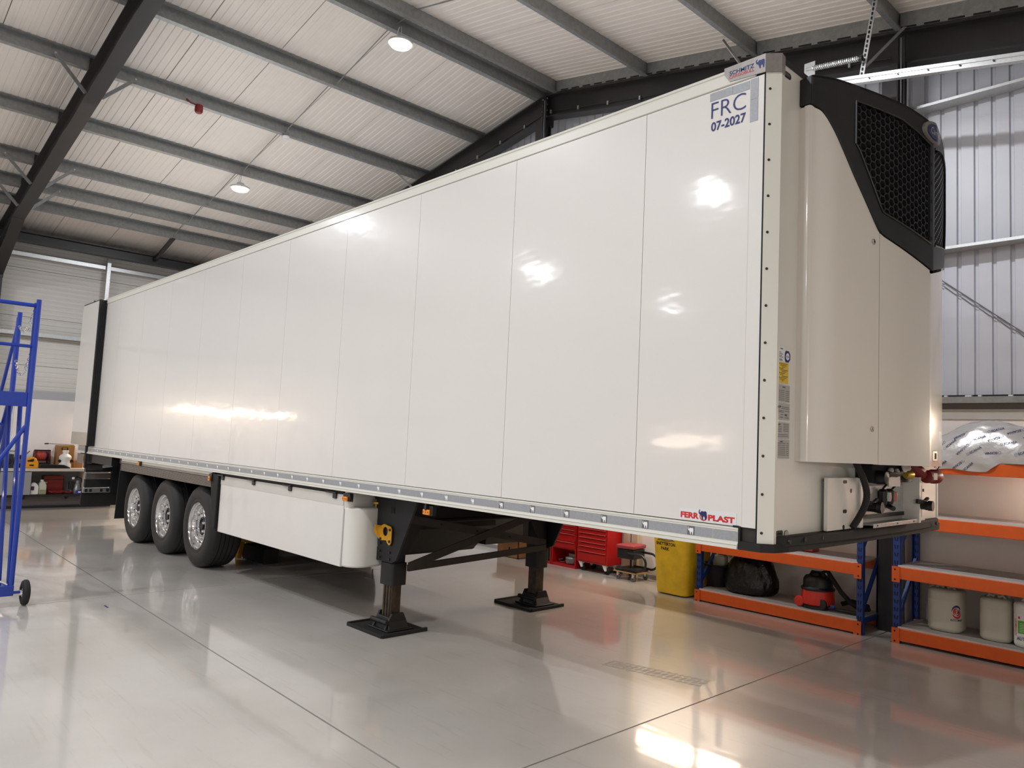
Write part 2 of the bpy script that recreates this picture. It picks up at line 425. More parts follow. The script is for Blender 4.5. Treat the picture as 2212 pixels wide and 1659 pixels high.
GY = 4.5
gf = thing('gable_rafter', (RIDGE_X, GY, 0), 'black steel gable rafter along the top of the corrugated end wall', 'steel frame')
mb = MB(); ibeam(mb, (-16.6, zr(-16.6)), (RIDGE_X, RIDGE_Z), .38, .18, GY); mb.build('rafter', BLACKST, gf, smooth=False)
mb = MB(); ibeam(mb, (RIDGE_X, RIDGE_Z), (3.6, zr(3.6)), .38, .18, GY); mb.build('rafter', BLACKST, gf, smooth=False)
POSTS = {}
for x, lab in ((-.985, 'black steel wall post between the two blue and orange racks'), (-6.6, 'black steel wall post under the roof ridge, mostly hidden by the trailer'),
               (-11.8, 'black steel wall post hidden behind the rear half of the trailer'), (3.7, 'black steel wall post beyond the right edge of the picture')):
    po = thing('steel_post', (x, GY, 0), lab, 'post'); POSTS[x] = po
    mb = MB(); w = .13
    mb.box(x - w, x + w, GY - .11, GY - .09, 0, zr(x) - .4); mb.box(x - .06, x + .05, GY + .05, GY + .07, 0, zr(x) - .4); mb.box(x - .006, x + .006, GY - .09, GY + .05, 0, zr(x) - .4)
    mb.build('flange_section', BLACKST, po, smooth=False)
for x in (-.985, -6.6):
    for dx, rr in ((.05, .012), (.085, .01), (.12, .012)):
        MB().cyl((x + dx, GY - .13, 2.2 if x > -3 else 4), (x + dx, GY - .13, zr(x) - .12), rr, n=8).build('cable_conduit', GREYINK if dx == .085 else BLACKP, POSTS[x])
MB().box(RIDGE_X - .02, RIDGE_X + .02, GY - .1, GY + .1, RIDGE_Z - .5, RIDGE_Z + .0).build('ridge_plate', BLACKST, gf, smooth=False)
for dz in (.06, .16, .26, .36):
    for dx in (-.05, .05): MB().cyl((RIDGE_X + dx, GY - .1, RIDGE_Z - dz - .02), (RIDGE_X + dx, GY - .085, RIDGE_Z - dz - .02), .012, n=6).build('bolt', GALV, gf, smooth=False)
# cable run clipped to the web of the gable rafter
pts = []
for k in range(60):
    x = -10.2 + k * .155; pts.append((x, GY - .02, zr(x) - .27 + (.006 if k % 4 else -.004)))
MB().tube(pts, .006, 5).build('cable', BLACKP, gf)
for k in range(0, 60, 4):
    p = pts[k]; MB().box(p[0] - .012, p[0] + .012, GY - .035, GY - .005, p[2] - .03, p[2] + .03).build('cable_clip', GALVB, gf, smooth=False)
# galvanised angle that closes the gap between gable rafter and roof, with slots
def gable_angle(x0, x1):
    mb = MB(); y = GY - .085
    mb.hexa([(x0, y, zr(x0) + .02), (x0, y + .005, zr(x0) + .02), (x0, y + .005, zr(x0) + PD), (x0, y, zr(x0) + PD)],
            [(x1, y, zr(x1) + .02), (x1, y + .005, zr(x1) + .02), (x1, y + .005, zr(x1) + PD), (x1, y, zr(x1) + PD)])
    return mb.build('gable_angle', GALV, gf, smooth=False)
for i in range(len(PX_R) - 1): gable_angle(PX_R[i] + .05, PX_R[i + 1] - .03)
x = -6.2
while x < 1.5:
    z = zr(x); MB().hexa([(x, GY - .092, z + .022), (x, GY - .086, z + .022), (x, GY - .086, z + .04), (x, GY - .092, z + .04)],
                         [(x + .16, GY - .092, zr(x + .16) + .022), (x + .16, GY - .086, zr(x + .16) + .022), (x + .16, GY - .086, zr(x + .16) + .04), (x + .16, GY - .092, zr(x + .16) + .04)]).build('slot', DARK, gf, smooth=False)
    x += .24
# fly brace behind the trailer headboard
for x in (-2.76, -10.05):
    MB().bar((x - .1, GY - .6, zr(x) + .05), (x + .02, GY - .12, zr(x) - .3), .045, .012, up=(1, 0, 0)).build('knee_brace', GALVB, gf, smooth=False)

# ---- gable end wall
wb = MB().box(EAVE_L, EAVE_R, 4.66, 4.76, 0, 2.3).build('wall_back', PLASTER); wb['kind'] = 'structure'
MB().box(EAVE_L, EAVE_R, 4.645, 4.66, 0, .06).build('baseboard_back', mat('grey_skirting', (150, 146, 142), .6))['kind'] = 'structure'
def clad_sheet(x0):
    prof = [(x0, 4.8)]; p = 1 / 6
    for k in range(6):
        a = x0 + k * p
        prof += [(a + .120, 4.8), (a + .130, 4.824), (a + .157, 4.824), (a + .1666, 4.8)]
    mb = MB(); n = len(prof); vs = []
    for x, y in prof: vs.append((x, y, 2.44))
    for x, y in prof: vs.append((x, y, zr(x) + PD + .02))
    for x, y in prof: vs.append((x, 4.86, zr(x) + PD + .02))
    for x, y in prof: vs.append((x, 4.86, 2.44))
    fs = [(i, i + 1, n + i + 1, n + i) for i in range(n - 1)] + [(2 * n + i, 2 * n + i + 1, 3 * n + i + 1, 3 * n + i) for i in range(n - 1)]
    mb.add(vs, fs); return mb.build('cladding_sheet', CLAD, wb, smooth=False)
x = -17.1
while x < 4: clad_sheet(x); x += 1.0
for z in (5.6, 4.0):
    MB().prism([(4.6, z - .03), (4.79, z - .03), (4.79, z + .035), (4.78, z + .035), (4.78, z - .02), (4.606, z - .02), (4.606, z + .0), (4.6, z + .0)], 'x', EAVE_L, EAVE_R).build('girt', GALVB, wb, smooth=False)
MB().prism([(4.58, 2.36), (4.79, 2.36), (4.79, 2.425), (4.58, 2.425)], 'x', EAVE_L, EAVE_R).build('ledge_rail', GALV, wb, smooth=False)
MB().box(EAVE_L, EAVE_R, 4.7, 4.79, 2.425, 2.45).build('ledge_gap', DARK, wb, smooth=False)
MB().box(EAVE_L, EAVE_R, 4.69, 4.76, 2.28, 2.4).build('ledge_shade_plate', mat('ledge_shade_grey', (120, 113, 108), .6), wb, smooth=False)  # grey-brown plate colours in the shadow cast below the ledge rail
MB().box(EAVE_L, EAVE_R, 4.648, 4.661, 2.2, 2.29).build('wall_capping', mat('beige_capping', (190, 184, 176), .5), wb, smooth=False)
for x0, w in ((-.56, .03), (-.36, .06), (-.24, .03), (.03, .04), (-.8, .04)):
    MB().box(x0, x0 + w, 4.66, 4.7, 2.426, 2.444).build('ledge_lit_slot', WHITEINK, wb, smooth=False)  # white pieces paint the lit slots in the dark ledge gap

# ---- left side wall: plastered dado, horizontal ribbed panels, girts
wl = MB().box(-17.1, -16.98, Y_FRONT, 4.66, 0, 2.25).build('wall_left', PLASTER); wl['kind'] = 'structure'
def side_panel_wall(z0, z1):
    prof = [(-17.1, z0 + .004)]
    z = z0 + .05
    while z + .06 < z1: prof += [(-17.1, z), (-17.107, z + .012), (-17.107, z + .03), (-17.1, z + .042)]; z += .1
    prof.append((-17.1, z1 - .004)); n = len(prof)
    vs = [(a, Y_FRONT, b) for a, b in prof] + [(a, 4.79, b) for a, b in prof] + [(-17.16, Y_FRONT, z0 + .004), (-17.16, 4.79, z0 + .004), (-17.16, 4.79, z1 - .004), (-17.16, Y_FRONT, z1 - .004)]
    m = 2 * n
    fs = [(i, i + 1, n + i + 1, n + i) for i in range(n - 1)] + [(m, m + 1, m + 2, m + 3), (0, m, m + 3, n - 1), (n, m + 1, m + 2, 2 * n - 1), (0, n, m + 1, m), (n - 1, 2 * n - 1, m + 2, m + 3)]
    return MB().add(vs, fs).build('wall_panel', CLADW, wl, smooth=False)
for z0, z1 in ((2.25, 2.96), (2.96, 3.98), (3.98, 5.0), (5.0, 5.86)): side_panel_wall(z0, z1)
MB().box(-17.1, -17.04, Y_FRONT, 4.66, 2.25, 2.42).build('flashing', mat('flashing_grey', (176, 176, 178), .5), wl, smooth=False)
for z in (5.28, 3.62):
    MB().prism([(-17.09, z - .05), (-16.92, z - .05), (-16.92, z + .03), (-16.93, z + .03), (-16.93, z - .03), (-17.08, z - .03), (-17.08, z + .03), (-17.09, z + .03)], 'y', Y_FRONT, 4.6).build('girt', GALVB, wl, smooth=False)
mb = MB(); mb.box(-16.92, -16.84, .88, .96, 2.3, 5.5); mb.build('wall_post', GALVB, wl, bevel=.004)
MB().box(-16.98, -16.965, Y_FRONT, 4.6, .0, .07).build('baseboard_left', MATS['grey_skirting'])['kind'] = 'structure'
MB().box(EAVE_R, EAVE_R + .12, Y_FRONT, Y_BACK, 0, 5.9).build('wall_right', CLADW)['kind'] = 'structure'
MB().prism([(EAVE_L, 0), (EAVE_R, 0), (EAVE_R, zr(EAVE_R) + PD), (RIDGE_X, RIDGE_Z + PD), (EAVE_L, zr(EAVE_L) + PD)], 'y', Y_FRONT - .12, Y_FRONT).build('wall_front', CLAD)['kind'] = 'structure'
# wall sockets above the bench
for y0, y1, z0, z1 in ((-.8, -.62, 1.2, 1.42), (-.6, -.44, 1.16, 1.44), (-.42, -.26, 1.0, 1.3)):
    o = MB().box(-16.98, -16.95, y0, y1, z0, z1).build('wall_socket', STICKW, wl, bevel=.006)
MB().cyl((-16.97, -.55, 1.1), (-16.97, -.55, 2.25), .012, n=8).build('wall_conduit', STICKW, wl)

# cable drooping in front of the corrugated wall, right of the refrigeration unit
cb = MB()
cb.tube([(-.75 + t * .16, 4.775, 3.79 - t * .1305) for t in range(9)], .006, 6)
cb.tube([(-.75 + t * .04, 4.782, 3.74 - t * .0315 - .012 * abs(math.sin(t * .75))) for t in range(36)], .004, 6)  # wavy second tube models the shadow the cord casts on the ribs
tag(cb.build('cord_with_shadow', GREYINK), 'thin grey cord and its modelled wavy shadow running slanted down the corrugated wall right of the fridge unit', 'cord')

# ---- lamps
def high_bay(x, y, label, group=None):
    z = zr(x) - .06
    t = thing('high_bay_lamp', (x, y, z), label, 'ceiling lamp', group)
    MB().tube([(x, y, z + .05), (x + .015, y, z - .02), (x - .01, y, z - .06), (x, y, z - .1)], .006, 6).build('hook', GALVB, t)
    MB().tube([(x - .05, y, z + .06), (x - .09, y, z), (x - .06, y, z - .08), (x - .02, y, z - .12)], .006, 6).build('cable', WHITEINK, t)
    MB().lathe([(.02, -.09), (.06, -.1), (.075, -.13), (.12, -.15), (.165, -.17), (.17, -.2), (.15, -.205)], (x, y, z), n=24).build('housing', mat('lamp_housing', (205, 205, 205), .4), t)
    MB().lathe([(.148, -.203), (.13, -.235), (.07, -.255), (.001, -.262)], (x, y, z), n=24).build('lens', LENS, t)
    ld = bpy.data.lights.new('lamp_light', 'AREA'); ld.shape = 'DISK'; ld.size = .22; ld.energy = HIGH_BAY_W; ld.color = (.93, .955, 1)
    lo = bpy.data.objects.new('lamp_light', ld); COL.objects.link(lo); lo.parent = t; lo.location = (0, 0, -.275)
    return t
high_bay(-6.6, 1.7, 'round lit high bay lamp hung highest, from the ridge purlin', 'high bay lamps')
high_bay(-11.8, 1.7, 'round lit high bay lamp hung lower down the left roof slope', 'high bay lamps')
high_bay(-1.3, 1.7, 'round lit high bay lamp above the front of the trailer, hidden from view', 'high bay lamps')
for x in (-1.3, -6.6, -11.8):
    for y in (-4.0, -9.3, -15.):
        high_bay(x, y, 'round lit high bay lamp hung over the hall behind the camera', 'high bay lamps behind the camera')

def batten(p, q, w, label, normal=(0, -1, 0), colour=(1, .8, .6)):
    t = thing('strip_lamp', p, label, 'strip lamp')
    p = Vector(p); q = Vector(q); n = Vector(normal)
    MB().bar(p, q, .07, .05).build('housing', STICKW, t)
    o = n * .045
    MB().cyl(p + o, q + o, .022, n=10).build('tube', WARMLENS, t)
    ld = bpy.data.lights.new('strip_light', 'AREA'); ld.shape = 'RECTANGLE'; ld.size = (q - p).length; ld.size_y = .06; ld.energy = w; ld.color = colour
    lo = bpy.data.objects.new('strip_light', ld); COL.objects.link(lo); lo.parent = t
    d = (q - p).normalized(); zz = -(n + Vector((0, 0, -.8))).normalized(); yy = zz.cross(d)
    m = Matrix((d, yy, zz)).transposed().to_4x4(); m.translation = (q - p) / 2 + n * .08
    lo.matrix_local = m
    return t
batten((-4.3, 4.6, 2.05), (-2.8, 4.6, 2.05), BATTEN_W * 1.6, 'warm strip lamp on the back wall behind the trailer above the red cabinets')
batten((.75, 4.6, 2.12), (2.2, 4.6, 2.12), BATTEN_W, 'warm strip lamp on the back wall above the right hand rack')
batten((-16.93, -5.4, 2.2), (-16.93, -2.6, 2.2), BATTEN_W * 1.3, 'warm strip lamp on the side wall above the bench', (1, 0, 0))
batten((-4.6, -6.9, 1.9), (-6.0, -6.9, 1.9), BATTEN_W * .6, 'warm strip lamp on a bracket behind the camera', (0, 1, 0))
batten((3.93, -3.0, 2.15), (3.93, -1.4, 2.15), BATTEN_W * 1.0, 'added unseen warm strip lamp on the right hand wall', (-1, 0, 0), (1, .9, .8))  # added fill lamp, brightens the fridge front and the gable wall
batten((.55, 4.09, 1.60), (1.7, 4.09, 1.60), 14, 'added unseen warm strip lamp under the top shelf of the right hand rack', (0, 1, 0), (1, .86, .74))  # added out of view to lift the wall below the top shelf
batten((-16.93, .9, 2.2), (-16.93, 2.3, 2.2), BATTEN_W * 1.5, 'added warm strip lamp above the workbench hidden behind the trailer rear', (1, 0, 0))  # added hidden lamp that brightens the lower left wall
MB().box(-5.36, -5.24, -6.99, -6.93, 0, 1.95).build('stand', BLACKST, bpy.data.objects['strip_lamp.003'], smooth=False)

sd = thing('alarm_sounder', (-10.02, .3, 6.78), 'red alarm sounder hanging under a purlin on the left roof slope', 'alarm')
MB().lathe([(.03, .04), (.055, .03), (.06, -.02), (.06, -.07), (.045, -.095), (.001, -.1)], (-10.02, .3, 6.76), n=16).build('body', REDSTEEL, sd)
MB().tube([(-10.02, .3, 6.78), (-10.03, .18, 6.79), (-10.05, .12, 6.84)], .012, 6).build('cable', REDSTEEL, sd)
dt = thing('smoke_detector', (-10.06, 1.72, 6.76), 'small white smoke detector under a purlin between the two lamps', 'detector')
MB().lathe([(.06, .02), (.065, 0), (.05, -.025), (.03, -.03), (.03, -.045), (.001, -.05)], (-10.06, 1.72, 6.75), n=18).build('body', STICKW, dt)

# ---- overhead door track
tr = thing('door_track', (-1.5, 3.6, 5.7), 'galvanised overhead door track with spring buffer hung from the roof above the fridge unit', 'door track')
tz = lambda x: 5.665 - (x + 1.49) * .178
mb = MB(); x0, x1 = -1.55, 3.7
for dz, hh, dy in ((0, .055, 0), ):
    mb.hexa([(x0, 3.6, tz(x0) - .03), (x0, 3.606, tz(x0) - .03), (x0, 3.606, tz(x0) + .05), (x0, 3.6, tz(x0) + .05)], [(x1, 3.6, tz(x1) - .03), (x1, 3.606, tz(x1) - .03), (x1, 3.606, tz(x1) + .05), (x1, 3.6, tz(x1) + .05)])
    mb.hexa([(x0, 3.606, tz(x0) - .03), (x0, 3.66, tz(x0) - .03), (x0, 3.66, tz(x0) - .024), (x0, 3.606, tz(x0) - .024)], [(x1, 3.606, tz(x1) - .03), (x1, 3.66, tz(x1) - .03), (x1, 3.66, tz(x1) - .024), (x1, 3.606, tz(x1) - .024)])
    mb.hexa([(x0, 3.59, tz(x0) + .012), (x0, 3.6, tz(x0) + .012), (x0, 3.6, tz(x0) + .02), (x0, 3.59, tz(x0) + .02)], [(x1, 3.59, tz(x1) + .012), (x1, 3.6, tz(x1) + .012), (x1, 3.6, tz(x1) + .02), (x1, 3.59, tz(x1) + .02)])
mb.build('rail', GALVB, tr, smooth=False)
for k in range(12):
    x = -1.2 + k * .28; MB().cyl((x, 3.585, tz(x) + .0), (x, 3.6, tz(x)), .008, n=6).build('bolt', BLACKST, tr, smooth=False)
mb = MB(); p = Vector((-1.585, 3.57, 5.86)); q = Vector((-1.01, 3.57, 5.79))
mb.cyl(p, q, .017, n=10); mb.build('buffer_rod', GALVB, tr)
mb = MB(); L = []
for k in range(200):
    t = k / 199; c = p.lerp(q, .12 + .86 * t); a = t * 2 * PI * 24; L.append(c + Vector((0, math.cos(a), math.sin(a))) * .024)
mb.tube(L, .006, 5); mb.build('spring', GALVB, tr)
mb = MB(); mb.cyl(q, q + Vector((.03, 0, -.004)), .03, n=10); mb.build('buffer_cap', BLACKP, tr)
MB().box(-1.61, -1.49, 3.572, 3.58, 5.62, 5.93).build('bracket', GALVB, tr, smooth=False)
mb = MB(); mb.bar((-1.01, 3.62, 5.62), (-.9, 3.7, 6.5), .05, .006, up=(0, 1, 0)); mb.bar((-1.01, 3.645, 5.62), (-.9, 3.725, 6.5), .006, .05, up=(0, 1, 0)); mb.build('hanger', GALVB, tr, smooth=False)
for k in range(18):
    t = (k + .5) / 18; c = Vector((-1.01, 3.612, 5.62)).lerp(Vector((-.9, 3.692, 6.5)), t)
    MB().bar(c + Vector((-.001, -.001, -.013)), c + Vector((.001, .001, .013)), .014, .012, up=(0, 1, 0)).build('slot', DARK, tr, smooth=False)
MB().bar((-1.0, 3.66, 5.72), (-.8, 4.2, 6.32), .04, .006, up=(0, 1, 0)).build('brace', GALV, tr, smooth=False)

# ================================================================== TRAILER
TL = -14.0            # rear end
tl = thing('semi_trailer', (-7, 1.3, 0), 'long white refrigerated semi-trailer standing on its landing legs in the hall', 'trailer')
MB().box(TL, -.001, .012, 2.588, 1.27, 3.97).build('body_core', JOINT, tl)
MB().box(TL, -.0, .0, 2.6, 3.97, 3.992).build('roof_skin', WHITEP, tl)
xs = [-.84 - 1.2444 * i for i in range(11)]
edges = [0.0] + xs + [TL]
for i in range(len(edges) - 1):
    a, b = edges[i], edges[i + 1]
    g = .0018
    MB().box(b + (g if i < len(edges) - 2 else 0), a - (g if i else .004), 0, .012, 1.379, 3.902).build('side_panel', SKIN, tl, smooth=False)
    MB().box(b + g, a - g, 2.588, 2.6, 1.379, 3.902).build('side_panel', SKIN, tl, smooth=False)
# thin vertical lip in the front panel
MB().box(-.094, -.09, -.0015, 0, 1.39, 3.6).build('panel_fold', WHITEP, tl, smooth=False)
# top and bottom rails
toprail = [(0.0, 3.906), (-.008, 3.909), (-.008, 3.966), (-.003, 3.972), (-.003, 3.978), (-.010, 3.98), (-.006, 3.997), (.012, 4.006), (.09, 4.006), (.09, 3.906)]
MB().prism(toprail, 'x', TL, -.06).build('top_rail', WHITEG, tl, smooth=False)
MB().prism([(2.6 - y, z) for y, z in toprail], 'x', TL, -.06).build('top_rail', WHITEG, tl, smooth=False)
botrail = [(0, 1.374), (-.006, 1.371), (-.006, 1.363), (-.002, 1.36), (-.002, 1.292), (-.008, 1.289), (-.013, 1.283), (-.013, 1.279), (-.007, 1.277), (-.018, 1.272), (-.018, 1.259), (.0, 1.256), (.06, 1.256), (.06, 1.374)]
MB().prism(botrail, 'x', TL, -.107).build('bottom_rail', WHITEG, tl, smooth=False)
MB().prism([(2.6 - y, z) for y, z in botrail], 'x', TL, -.107).build('bottom_rail', WHITEG, tl, smooth=False)
# reflective tape in lengths along the rail, a small white elephant every third of a metre
x = -.11; k = 0
cuts = [-.11, -.27, -.8, -1.46, -2.12, -2.57, -3.45, -4.4, -5.4, -6.4, -7.4, -8.4, -9.4, -10.4, -11.4, -12.4, -13.25]
tapes = []
for i in range(len(cuts) - 1):
    tapes.append(MB().box(cuts[i + 1] + .002, cuts[i] - .002, -.0035, -.001, 1.299, 1.352).build('reflective_tape', TAPE, tl, smooth=False))
MB().box(-13.95, -13.4, -.0035, -.001, 1.299, 1.352).build('reflective_tape', TAPE, tl, smooth=False)
for k in range(39):
    x = -.437 - .3315 * k
    tp = [t for t, a, b in zip(tapes, cuts, cuts[1:]) if b <= x < a + .05]
    par = tp[0] if tp else tl
    MB().box(x - .003, x + .047, -.0042, -.003, 1.3005, 1.3505).build('tape_patch', GREYINK if k < 6 else TAPE, par, smooth=False)
    elephant((x + .001, -.005, 1.303), (.038, 0, 0), (0, 0, .044), WHITEINK, par)
# front corner: sealant line, chamfered post with rivets, front wall
MB().box(-.0045, .0045, -.0015, .0035, 1.262, 3.905).build('corner_seal', DARK, tl, smooth=False)
post = [(.005, -.001), (.0755, .05), (.0755, .075), (.005, .075)]
for f in (lambda y: y, lambda y: 2.6 - y):
    MB().prism([(x, f(y)) for x, y in post], 'z', 1.3, 3.965).build('corner_post', WHITEG, tl, smooth=False)
    for k in range(13):
        z = 3.812 - k * .2045
        sg = 1 if f(0) == 0 else -1; c = Vector((.024, f(.0127), z)); nrm = Vector((.586, -.81 * sg, 0))
        MB().cyl(c - nrm * .002, c + nrm * .004, .009, .006, n=10).build('rivet', BLACKST, tl)
MB().box(-.02, .07, .075, 2.525, 1.27, 3.985).build('front_wall', WHITEP, tl, smooth=False)
MB().box(.045, .075, .06, 2.54, 3.965, 4.0).build('front_top_rail', BLACKP, tl, smooth=False)
# small vertical flute on the front wall beside the post
MB().box(.0695, .0725, .075, .085, 1.3, 3.95).build('wall_fold', WHITEG, tl, smooth=False)
# oval clearance lamp at the top of the front wall
mk = MB().prism([(y, z) for y, z in rounded(.08, .158, 3.897, 3.932, .0165)], 'x', .069, .073).build('clearance_lamp', BLACKP, tl, smooth=False)
MB().prism([(y, z) for y, z in rounded(.088, .142, 3.905, 3.924, .009)], 'x', .073, .0745).build('lamp_lens', mat('smoked_lens', (70, 60, 56), .2, coat=.6), mk, smooth=False)
# corner name plate: side face, chamfer, small front face
bp = MB()
A_, B_, C_, D_ = (-.262, -.0125), (.006, -.0125), (.08, .041), (.085, .068)
def wall_piece(p, q, zp0, zp1, zq0, zq1, nx, ny, t=.008):
    bp.hexa([(p[0], p[1], zp0), (q[0], q[1], zq0), (q[0], q[1], zq1), (p[0], p[1], zp1)], [(p[0] + nx * t, p[1] + ny * t, zp0), (q[0] + nx * t, q[1] + ny * t, zq0), (q[0] + nx * t, q[1] + ny * t, zq1), (p[0] + nx * t, p[1] + ny * t, zp1)])
wall_piece(A_, (-.225, -.0125), 3.973, 4.012, 3.921, 4.012, 0, 1); wall_piece((-.225, -.0125), B_, 3.921, 4.012, 3.907, 4.014, 0, 1)
wall_piece(B_, C_, 3.907, 4.014, 3.906, 4.012, -.58, .81); wall_piece(C_, D_, 3.906, 4.012, 3.892, 3.996, -1, .1)
bp.add([(*A_, 4.012), (*B_, 4.014), (*C_, 4.012), (*D_, 3.998), (.06, .1, 4.004), (-.262, .1, 4.012)], [(0, 1, 2, 3, 4, 5)])
plate = bp.build('name_plate', BADGE, tl, smooth=False)
letter('SCHMITZ', (-.2265, -.0138, 3.957), (.161, 0, -.002), (0, 0, .025), BLUEINK, plate, weight=.012)
letter('CARGOBULL', (-.2275, -.0138, 3.937), (.163, 0, -.003), (0, 0, .018), REDINK, plate, weight=.012)
elephant((-.055, -.0138, 3.937), (.056, 0, -.001), (0, 0, .058), BLUEINK, plate)
# white lettering block at the top front corner: tapes, FRC, date
def tape_piece(x0, x1, z0, z1): return MB().box(x0, x1, -.0022, 0, z0, z1).build('reflective_tape', TAPE, tl, smooth=False)
tape_piece(-.363, -.209, 3.845, 3.893); tape_piece(-.206, -.098, 3.842, 3.892); tape_piece(-.092, -.042, 3.775, 3.895); tape_piece(-.092, -.042, 3.644, 3.772)
letter('FRC', (-.352, -.0025, 3.736), (.232, 0, 0), (0, 0, .097), BLUEINK, tl, weight=-.012)
letter('07-2027', (-.351, -.0025, 3.657), (.232, 0, 0), (0, 0, .056), BLUEINK, tl, weight=.02)
# lower front sticker
st = MB().box(-.499, -.121, -.0022, 0, 1.384, 1.449).build('name_sticker', STICKW, tl, smooth=False)
letter('FERR', (-.490, -.003, 1.394), (.126, 0, 0), (0, 0, .034), REDINK, st, weight=.05)
letter('PLAST', (-.303, -.003, 1.392), (.172, 0, 0), (0, 0, .034), REDINK, st, weight=.05)
mb = MB(); n = 28; c = (-.334, 1.4105)
ring = [(c[0] + .026 * math.cos(2 * PI * i / n), -.003, c[1] + .023 * math.sin(2 * PI * i / n)) for i in range(n)] + [(c[0] + .019 * math.cos(2 * PI * i / n), -.003, c[1] + .016 * math.sin(2 * PI * i / n)) for i in range(n)]
mb.add(ring, [(i, (i + 1) % n, n + (i + 1) % n, n + i) for i in range(n)]); mb.build('logo_ring', REDINK, st, smooth=False)
elephant((-.366, -.0045, 1.393), (.053, 0, 0), (0, 0, .057), NAVY, st)
# black corner trim at the foot of the front corner
mb = MB(); mb.box(-.107, -.094, -.006, .03, 1.3, 1.382); mb.box(-.14, -.107, -.006, .01, 1.374, 1.384); mb.build('corner_trim', RUBBERB, tl, smooth=False)
mb = MB(); N = 12
front = [(-.105, -.008), (.03, -.008), (.085, .045), (.11, .15), (.125, .5), (.125, 2.1), (.11, 2.45), (.085, 2.555), (.03, 2.608), (-.105, 2.608)]
mb.prism(front, 'z', 1.258, 1.303)
mb.build('front_base_beam', RUBBERB, tl, smooth=False)
MB().prism([(.05, .05), (.112, .12), (.135, .5), (.15, 1.0), (.15, 1.7), (.13, 2.2), (.1, 2.48), (.05, 2.55)], 'z', 1.285, 1.343).build('front_bumper', RUBBERB, tl, bevel=.008)
for y in (.14, .3, .5, 2.3):
    MB().cyl((.11 + .03 * min(1, y), y, 1.318), (.122 + .03 * min(1, y), y, 1.318), .012, n=8).build('bumper_bolt', BLACKST, tl)
# stickers on the front wall
def sticker(y0, y1, z0, z1, m): return MB().box(.0735, .0745, y0, y1, z0, z1).build('sticker', m, tl, smooth=False)
def lines(par, y0, y1, zs, m=GREYINK, h=.003):
    for z, a, b in zs:
        MB().box(.0745, .0752, y0 + (y1 - y0) * a, y0 + (y1 - y0) * b, z, z + h).build('print_line', m, par, smooth=False)
def tiny(txt, par, y, z, w, h, m=BLACKINK): letter(txt, (.0755, y, z), (0, w, 0), (0, 0, h), m, par)
s = sticker(.056, .138, 2.283, 2.369, STICKW); tiny('SCHMITZ', s, .085, 2.352, .03, .007); lines(s, .06, .135, [(2.334, .05, .5), (2.325, .05, .75), (2.316, .05, .6), (2.308, .1, .8), (2.296, .05, .65), (2.29, .1, .7)], NAVY)
s = sticker(.056, .181, 2.168, 2.281, STICKY); lines(s, .06, .177, [(2.272 - .0085 * i, .1 + .15 * (i % 3), .95 - .13 * (i % 4)) for i in range(12)], BLACKINK, .0028)
mb = MB(); mb.prism([(.168 + .034 * math.cos(PI / 8 + i * PI / 4), 2.318 + .034 * math.sin(PI / 8 + i * PI / 4)) for i in range(8)], 'x', .0735, .0748); s = mb.build('round_sticker', BLUEINK, tl, smooth=False)
MB().cyl((.0745, .168, 2.318), (.0756, .168, 2.318), .02, n=20).build('sticker_disc', STICKW, s); letter('TÜV', (.0762, .152, 2.311), (0, .032, 0), (0, 0, .013), BLUEINK, s)
s = sticker(.058, .2, 2.066, 2.158, STICKG); tiny('SCHMITZ', s, .115, 2.142, .035, .008); lines(s, .062, .196, [(2.126 - .0105 * i, .1, .6) for i in range(6)] + [(2.124 - .0105 * i, .68, .98) for i in range(6)])
s = sticker(.06, .202, 1.968, 2.058, STICKG); tiny('ATP', s, .066, 2.03, .038, .013); tiny('FRC', s, .148, 1.989, .028, .011); lines(s, .06, .2, [(2.036, .36, .95), (2.027, .36, .97), (2.016, .1, .55), (2.008, .1, .55), (1.994, .3, .5), (1.979, .25, .5), (2.014, .62, .97), (1.978, .62, .95)])
s = sticker(.06, .202, 1.866, 1.953, STICKG); tiny('SCHMITZ', s, .075, 1.938, .03, .007); lines(s, .06, .2, [(1.929 - .009 * i, .06, .4) for i in range(4)] + [(1.942 - .009 * i, .55, .95) for i in range(5)] + [(1.886, .08, .9), (1.876, .06, .94)])
s = sticker(.06, .205, 1.758, 1.86, STICKG); tiny('SCHMITZ', s, .1, 1.845, .033, .007); lines(s, .06, .203, [(1.838 - .0105 * i, .08, .7) for i in range(7)] + [(1.838 - .0105 * i, .78, .95) for i in range(7)])
s = MB().prism([(y, z) for y, z in rounded(.078, .148, 1.342, 1.372, .01)], 'x', .0735, .0755).build('sticker', BLACKINK, tl, smooth=False); tiny('THERMO', s, .086, 1.351, .054, .011, STICKG)
MB().box(.0735, .0745, .095, .14, 1.312, 1.334).build('sticker', STICKG, tl, smooth=False)
s = MB().cyl((.073, .19, 1.348), (.0745, .19, 1.348), .022, n=20).build('round_sticker', GREYINK, tl); MB().cyl((.0745, .19, 1.348), (.0752, .19, 1.348), .018, n=20).build('sticker_disc', STICKG, s)

